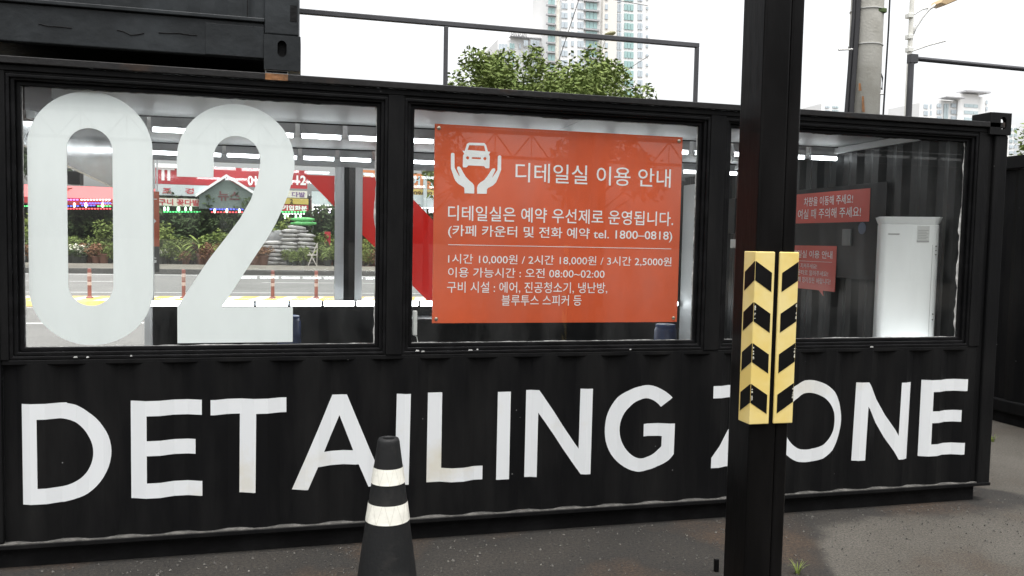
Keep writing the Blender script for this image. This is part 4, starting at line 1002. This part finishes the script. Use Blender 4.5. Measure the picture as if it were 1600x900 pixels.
LB = mat('light blue letters', (.55, .72, .78), .5)
board('roof_sign', 243, 480, 262, 291, M['red'], 'long red roof sign with white phone digits above the flower shop', text=[('ㅠ', (246, 273, 260, 282), M['print']), ('010', (387, 412, 275, 290), M['print']), ('112', (454, 478, 274, 289), M['print'])], wt=.03)
board('fascia_sign', 243, 334, 289, 306, M['paleblue'], 'pale blue fascia sign with two red characters', Y=SHY-.3, text=[('조', (254, 268, 294, 302), M['lettered']), ('경', (289, 303, 294, 303), M['lettered'])])
board('banner_sign', 243, 318, 310, 322, M['cream'], 'cream banner with red characters hanging under the pale blue sign', Y=SHY-.5, th=.03, text=[('바구니 꽃다발', (236, 312, 311, 321), M['lettered'])])
# gable
GB = empty('gable_front', (sx(353, 300, SHY-.7), SHY-.7, sz(353, 325, SHY-.7)), 'grey green gable front with white trim between the shop signs', 'gable')
gy = SHY-.7
MB().prism([(sx(311, 300, gy), sz(311, 326, gy)), (sx(400, 300, gy), sz(400, 326, gy)), (sx(400, 300, gy), sz(400, 306, gy)), (sx(354, 300, gy), sz(354, 279, gy)), (sx(311, 300, gy), sz(311, 306, gy))], gy, gy+.5).build('gable_board', M['greygreen'], GB)
for a, b in (((306, 308), (354, 277)), ((354, 277), (404, 308))):
    MB().prism([(sx(a[0], 300, gy), sz(a[0], a[1], gy)), (sx(b[0], 300, gy), sz(b[0], b[1], gy)), (sx(b[0], 300, gy), sz(b[0], b[1]-4.5, gy)), (sx(a[0], 300, gy), sz(a[0], a[1]-4.5, gy))], gy-.15, gy+.6).build('barge_board', M['print'], GB)
lettering('lettering', '뉴스', mat('maroon letters', (.10, .02, .02), .5), GB, fit_y(sx(341, 300, gy), sx(375, 300, gy), sz(358, 314, gy), sz(358, 299, gy), gy-.02), .03)
board('hanging_sign', 440, 480, 298, 309, M['cream'], 'small white sign with purple characters right of the gable', Y=SHY-.2, text=[('다발', (456, 477, 300, 308), mat('purple letters', (.16, .08, .22), .5))])
board('hanging_sign', 440, 482, 310, 319, mat('yellow board', (.5, .38, .08), .5), 'narrow yellow and dark sign under the purple lettered sign', Y=SHY-.2, text=[('2', (453, 458, 311, 318), M['rubber'])])
board('hanging_sign', 440, 482, 320, 330, M['red'], 'red sign with white characters lowest right of the gable', Y=SHY-.2, text=[('기업화분', (441, 480, 321, 329), M['print'])])
board('corner_sign', 563, 600, 266, 291, M['orangeboard'], 'orange shop board with a pale blue letter right of the far mullion', text=[('ㄱ', (567, 583, 270, 287), LB)])
board('corner_sign', 640, 700, 272, 295, M['orangeboard'], 'orange shop board with pale blue letters left of the notice board', text=[('어', (640, 656, 275, 290), LB), ('ㄲ', (668, 684, 275, 290), LB)])
board('phone_sign', 630, 700, 296, 308, mat('yellow phone board', (.55, .42, .12), .5), 'yellow strip with dark phone digits under the orange board', text=[('09692', (646, 676, 299, 306), mat('brown digits', (.12, .07, .03), .5))])
MB().box(sx(487), sx(760), SHY-.05, SHY+.1, sz(520, 322), sz(520, 300)).build('glass_fascia', M['paleblue'], SH)
MB().box(sx(487), sx(530), SHY-.1, SHY-.06, sz(500, 377.5), sz(500, 375.5)).build('cross_bar', M['galv'], SH)
MB().tube([(sx(488.5), SHY-.3, .2), (sx(488.5), SHY-.3, sz(488, 318))], .05, 8).build('white_post', M['print'], SH)
MB().tube([(sx(663), SHY-.3, .2), (sx(663), SHY-.3, sz(663, 272))], .12, 8).build('white_post', M['paleblue'], SH)
MB().box(sx(506.5), sx(515.5), SHY-2.2, SHY-1.9, .2, sz(511, 362, SHY-2)).build('pillar', M['red'], SH)

# light strings
BUL = mat('warm bulb', (1, 1, .9), .4, emit=(1, .95, .75), es=2.5); BUG = mat('green bulb', (.6, 1, .7), .4, emit=(.55, 1, .6), es=2.2)
LBL = mat('blue led', (.1, .1, 1), .4, emit=(.12, .16, 1), es=.9); LGR = mat('green led', (.1, .8, .2), .4, emit=(.08, .8, .2), es=.9); LRD = mat('red led', (1, .1, .1), .4, emit=(1, .08, .1), es=.9); LPU = mat('violet led', (.5, .2, 1), .4, emit=(.45, .2, 1), es=.9); LWH = mat('white led', (1, 1, 1), .4, emit=(1, .98, .9), es=.9)
def light_string(x0, x1, y, xs, bm, lab, leds, Y=SHY-.9):
    t = empty('light_string', (sx((x0+x1)/2, 300, Y), Y, sz(x0, y, Y)), lab, 'string lights')
    MB().tube([(sx(x0, 300, Y), Y, sz(x0, y-3, Y)), (sx(x1, 300, Y), Y, sz(x1, y-3, Y))], .015, 5).build('wire', M['cable'], t)
    for x in xs:
        b = MB().lathe([(.02, .14), (.045, .10), (.055, .0), (.045, -.07), (.015, -.10)], (sx(x, 300, Y), Y, sz(x, y+1, Y)), 8); b.build('bulb', bm, t, smooth=True)
    for (a, b_, yy, lm) in leds:
        st_ = MB(); n = max(2, int((b_-a)/4.5))
        for k in range(n):
            u0 = a+(b_-a)*k/n; u1 = u0+(b_-a)/n*.62; st_.box(sx(u0, 300, Y), sx(u1, 300, Y), Y-.02, Y+.02, sz(u0, yy+.9, Y), sz(u0, yy-.9, Y))
        st_.build('led_strip', lm, t)
light_string(20, 236, 320, (116, 134, 160, 60, 200), BUL, 'string of warm bulbs and coloured strips under the awning', [(104, 124, 312, LPU), (126, 174, 312, LWH), (104, 125, 322, LBL), (127, 150, 321, LBL), (152, 175, 322, LGR), (104, 175, 326, LRD), (36, 46, 322, LGR), (125, 175, 317.5, LBL)], SHY-1.75)
light_string(243, 318, 326, (257, 278, 262.5, 279.5, 298, 290), BUG, 'string of greenish bulbs under the cream banner', [(246, 316, 331, LGR)], SHY-.6)
light_string(320, 405, 329, (335.5, 354.5, 374, 392), BUL, 'string of bright bulbs under the gable', [(328, 400, 327, LBL), (330, 400, 331.5, LRD)], SHY-.9)
light_string(440, 484, 338, (450, 469.5, 445.5, 462.5), BUG, 'string of green bulbs under the small signs', [(440, 484, 331, LGR), (442, 478, 334, LWH)], SHY-.4)
light_string(488, 690, 329, (498, 515.5, 500, 514.5, 672, 676), mat('pink blue bulb', (1, .8, .9), .4, emit=(.9, .8, 1), es=2.2), 'string of pink and blue bulbs right of the red pillar', [(489, 525, 321, LWH), (489, 525, 326.5, LWH), (640, 690, 325, LWH)], SHY-.4)

# plants: one of each kind, then copies
def make_plant(kind, lab, grp):
    rnd = random.Random(hash(kind) % 1000 if False else len(kind)*7); t = empty('potted_plant', (0, 0, 0), lab, 'plant', grp, proto=True)
    if kind == 'tall':
        cs = [((rnd.uniform(-.5, .5), rnd.uniform(-.4, .4), rnd.uniform(.9, 2.6)), rnd.uniform(.25, .5)) for k in range(16)]
        st_ = MB()
        for k in range(6): st_.tube([(rnd.uniform(-.08, .08), rnd.uniform(-.08, .08), .3), cs[k][0]], .03, 5, .01)
        st_.build('stem', M['bark'], t); leaf_cloud(rnd, cs, 900, .12).build('foliage', M['leafd'], t, fix=False)
    elif kind == 'bush':
        cs = [((rnd.uniform(-.45, .45), rnd.uniform(-.4, .4), rnd.uniform(.5, 1.3)), rnd.uniform(.22, .4)) for k in range(12)]
        leaf_cloud(rnd, cs, 900, .075).build('foliage', M['leaf'], t, fix=False)
    elif kind == 'round':
        cs = [((rnd.gauss(0, .2), rnd.gauss(0, .2), .75+rnd.gauss(0, .2)), .30) for k in range(10)]
        leaf_cloud(rnd, cs, 800, .07).build('foliage', M['leafy'], t, fix=False)
    elif kind == 'palm':
        mb = MB()
        for k in range(34):
            a = rnd.uniform(0, 6.28); l = rnd.uniform(.7, 1.2); d = Vector((math.cos(a), math.sin(a), 0)); s = Vector((-d.y, d.x, 0)); up = rnd.uniform(.6, 1.4); vv = []
            for j in range(6):
                q = j/5; c = d*l*q + Vector((0, 0, .5+up*q - 1.0*q*q*.8)); ww = .06*math.sin(3.14*(.1+.85*q)); vv += [c-s*ww, c+s*ww]
            mb.add(vv, [(2*j, 2*j+1, 2*j+3, 2*j+2) for j in range(5)])
        mb.build('foliage', M['leafy'], t, fix=False)
    elif kind == 'flower':
        cs = [((rnd.uniform(-.35, .35), rnd.uniform(-.3, .3), rnd.uniform(.35, .62)), .18) for k in range(8)]
        leaf_cloud(rnd, cs, 260, .07).build('foliage', M['leafd'], t, fix=False)
        fl = [((x, y, z+.12), .14) for (x, y, z), r in cs]; leaf_cloud(rnd, fl, 170, .045).build('blossom', M['flower'], t, fix=False)
    elif kind == 'red':
        cs = [((rnd.uniform(-.4, .4), rnd.uniform(-.35, .35), rnd.uniform(.35, .7)), .2) for k in range(10)]
        leaf_cloud(rnd, cs, 520, .06).build('foliage', M['leafr'], t, fix=False)
    MB().lathe([(.17, 0), (.24, .34), (.26, .34), (.26, .40), (.22, .40), (.20, .36)], (0, 0, 0), 14).build('pot', M['terra'] if kind in ('red', 'palm') else M['potd'], t)
    return t
LABS = {'tall': 'tall dark shrub in the back row of the flower shop', 'bush': 'green leafy potted bush in the middle rows of the flower shop', 'round': 'rounded pale green potted shrub in the middle rows of the flower shop', 'palm': 'potted plant with long yellow green arching leaves at the flower shop', 'flower': 'pot of small white flowers in the front row of the flower shop', 'red': 'low reddish potted plant in the front row of the flower shop'}
protos = {k: make_plant(k, v, 'potted plants: ' + k) for k, v in LABS.items()}
used = set(); rp = random.Random(17)
def plant(kind, px, Y, s, zoff=.22):
    o = protos[kind] if kind not in used else copy_tree(protos[kind]); used.add(kind)
    o.location = (sx(px, 380, Y), Y, zoff); s *= {'bush': 1.3, 'round': 1.2, 'palm': 1.15, 'tall': 1.25}.get(kind, 1); o.scale = (s, s, s*rp.uniform(.9, 1.2)); o.rotation_euler = (0, 0, rp.uniform(0, 6.28))
for px in list(range(30, 240, 15)) + list(range(246, 440, 15)) + [500, 520, 572, 586, 600, 650, 668]:
    plant('tall', px+rp.uniform(-4, 4), 43.2+rp.uniform(0, 1.5), rp.uniform(.9, 1.22))
for px in list(range(36, 240, 18)) + list(range(246, 420, 16)) + [435, 446, 470, 488, 503, 523, 566, 582, 596]:
    plant('bush' if rp.random() < .5 else 'round', px+rp.uniform(-4, 4), 41.8+rp.uniform(-.4, .8), rp.uniform(.65, 1.35))
for px in (256, 312, 320, 470, 515, 648): plant('palm', px+rp.uniform(-3, 3), 41.2+rp.uniform(-.3, .5), rp.uniform(.9, 1.3))
for px in (42, 112, 120, 128, 248, 276): plant('flower', px, 40.3+rp.uniform(-.2, .2), rp.uniform(.9, 1.2))
for px in (50, 140, 150, 162, 290, 316, 326, 398, 405, 412, 590): plant('red', px, 40.3+rp.uniform(-.2, .4), rp.uniform(.9, 1.3))
for px in (104, 172, 258, 268, 284, 300, 455, 463, 476, 512, 524, 566, 580): plant('bush', px+rp.uniform(-2, 2), 40.4+rp.uniform(-.2, .3), rp.uniform(.5, .75))
hy = empty('hydrangea', (sx(323, 390, 40.2), 40.2, .22), 'plant with pale lime flower heads left of the digit two stroke', 'plant')
hc_ = [PY(x, y, 40.2) for x, y in ((319, 388), (326, 391), (322, 396), (330, 395), (318, 394))]
leaf_cloud(random.Random(2), [(tuple(c), .17) for c in hc_], 420, .05).build('blossom', M['lime'], hy, fix=False)
hs_ = MB()
for c in hc_: hs_.tube([(sx(323, 390, 40.2), 40.2, .3), tuple(c)], .015, 5)
hs_.build('stem', M['leafd'], hy)
# stacked compost bags
def bag_mesh(m):
    bm = bmesh.new(); bmesh.ops.create_cube(bm, size=1); bmesh.ops.subdivide_edges(bm, edges=bm.edges[:], cuts=3, use_grid_fill=True)
    for v in bm.verts:
        x, y, z = v.co; k = (1-(2*x)**4*.55)*(1-(2*y)**4*.5)
        v.co = (x*.95, y*.55, z*.24*max(.25, k) + .012*noise.noise(Vector((x*5, y*5, z))))
    me = bpy.data.meshes.new('compost_bag'); bm.to_mesh(me); bm.free(); me.materials.append(m); me.polygons.foreach_set('use_smooth', [True]*len(me.polygons)); return me
BW = bag_mesh(mat('white compost bag', (.36, .35, .335), .45, col2=(.20, .19, .195), scale=3, lo=.4, hi=.7)); BG = bag_mesh(mat('green compost bag', (.10, .42, .12), .4))
rb_ = random.Random(9)
for col, (px, nlay) in enumerate(((426, 6), (438, 6), (452, 9), (465, 10), (478, 8))):
    for k in range(nlay):
        o = bpy.data.objects.new('compost_bag', BW); COL.objects.link(o)
        o.location = (sx(px+rb_.uniform(-2, 2), 390, 41.0+.15*(col % 2)), 41.0+.15*(col % 2), .22+.115+k*.215); o.rotation_euler = (rb_.uniform(-.06, .06), rb_.uniform(-.08, .08), rb_.uniform(-.2, .2))
        tag(o, 'white compost bag in the stacks of the flower shop front', 'bag', 'stacked white compost bags')
for k in range(3):
    o = bpy.data.objects.new('compost_bag', BG); COL.objects.link(o); o.location = (sx(473+k*3-6*(k == 2), 365, 41.2), 41.2, .22+.115+(10+(k == 2))*.215+.02); o.rotation_euler = (0, rb_.uniform(-.05, .05), rb_.uniform(-.2, .2)); o.scale = (1.3, 1, 1)
    tag(o, 'green compost bag lying on top of the white bags', 'bag', 'green compost bags on top')
# folded white chair
chp = PY(489, 419, 40.0)
fc = empty('garden_chair', (chp.x, 40.0, .22), 'small white wooden folding chair at the front of the shop', 'chair')
MB().tube([(chp.x-.25, 39.9, .22), (chp.x+.22, 39.9, 1.45)], .03, 6).build('leg', M['wood'], fc); MB().tube([(chp.x+.2, 39.9, .22), (chp.x-.2, 39.9, .95)], .03, 6).build('leg', M['wood'], fc)
MB().tube([(chp.x+.2, 40.3, .22), (chp.x+.22, 40.3, 1.45)], .03, 6).build('leg', M['wood'], fc); MB().box(chp.x-.3, chp.x+.2, 39.88, 40.32, .78, .83).build('seat', M['wood'], fc); MB().box(chp.x+.17, chp.x+.23, 39.88, 40.32, 1.2, 1.4).build('backrest', M['wood'], fc)
# grey boulder with carved writing
bo = PY(437, 372, 42.2); bb = MB().lathe([(.0, .95), (.5, .85), (.85, .45), (.95, .1), (.95, -.9)], (0, 0, 0), 16)
bb.v = [(bo.x+x+.06*noise.noise(Vector((x*2, y*2, z))), bo.y+y*.4, bo.z-.35+z*.85) for x, y, z in bb.v]
tag(bb.build('boulder', mat('grey boulder', (.18, .18, .18), .8, var=.3, scale=2), smooth=True), 'rounded grey boulder left of the stacked bags', 'boulder')

# ------------------------------------------------------------------ median kerb and delineator posts
MK = empty('median_kerb', (-4, 16.6, 0), 'yellow striped kerb block along the middle of the road', 'kerb')
YK = mat('yellow kerb paint', (.62, .38, .06), .6, col2=(.70, .50, .16), scale=3, lo=.4, hi=.6)
xk0, xk1 = -9.2, 12
MB().prism([(16.35, .008), (18.2, .008), (18.1, .14), (16.42, .14)], xk0, xk1, 'x').build('block', YK, MK, bevel=.02)
bl = MB()
for k in range(30):
    x = xk0+.3+k*.7; bl.add([(x, 16.5, .1425), (x+.3, 16.5, .1425), (x+.55, 18.0, .1425), (x+.25, 18.0, .1425)], [(0, 1, 2, 3)])
bl.build('stripe', M['cream'], MK, fix=False)
DB = mat('delineator brown red', (.24, .085, .075), .5, var=.15, scale=6); DR = mat('delineator band', (.50, .40, .38), .5); DR2 = mat('delineator dull band', (.30, .17, .15), .5)
dl = empty('delineator_post', (0, 0, 0), 'reddish brown plastic lane post standing on the median kerb', 'lane post', 'lane posts along the median', proto=True)
MB().lathe([(.045, .0), (.045, .72), (.035, .735), (.0, .74)], (0, 0, 0), 14).build('shaft', DB, dl, smooth=False)
for z, mm in ((.32, DR), (.44, DR2), (.54, DR)): MB().lathe([(.047, z), (.047, z+.09)], (0, 0, 0), 14, cap=False).build('band', mm, dl)
MB().lathe([(.09, 0), (.09, .02), (.05, .05)], (0, 0, 0), 14).build('foot', DB, dl)
firstd = True
for px in (-20, 140, 287, 426, 494, 561, 630, 700, 770):
    o = dl if firstd else copy_tree(dl); firstd = False
    o.location = (PY(px, 466, 17.3).x, 17.3, .142)
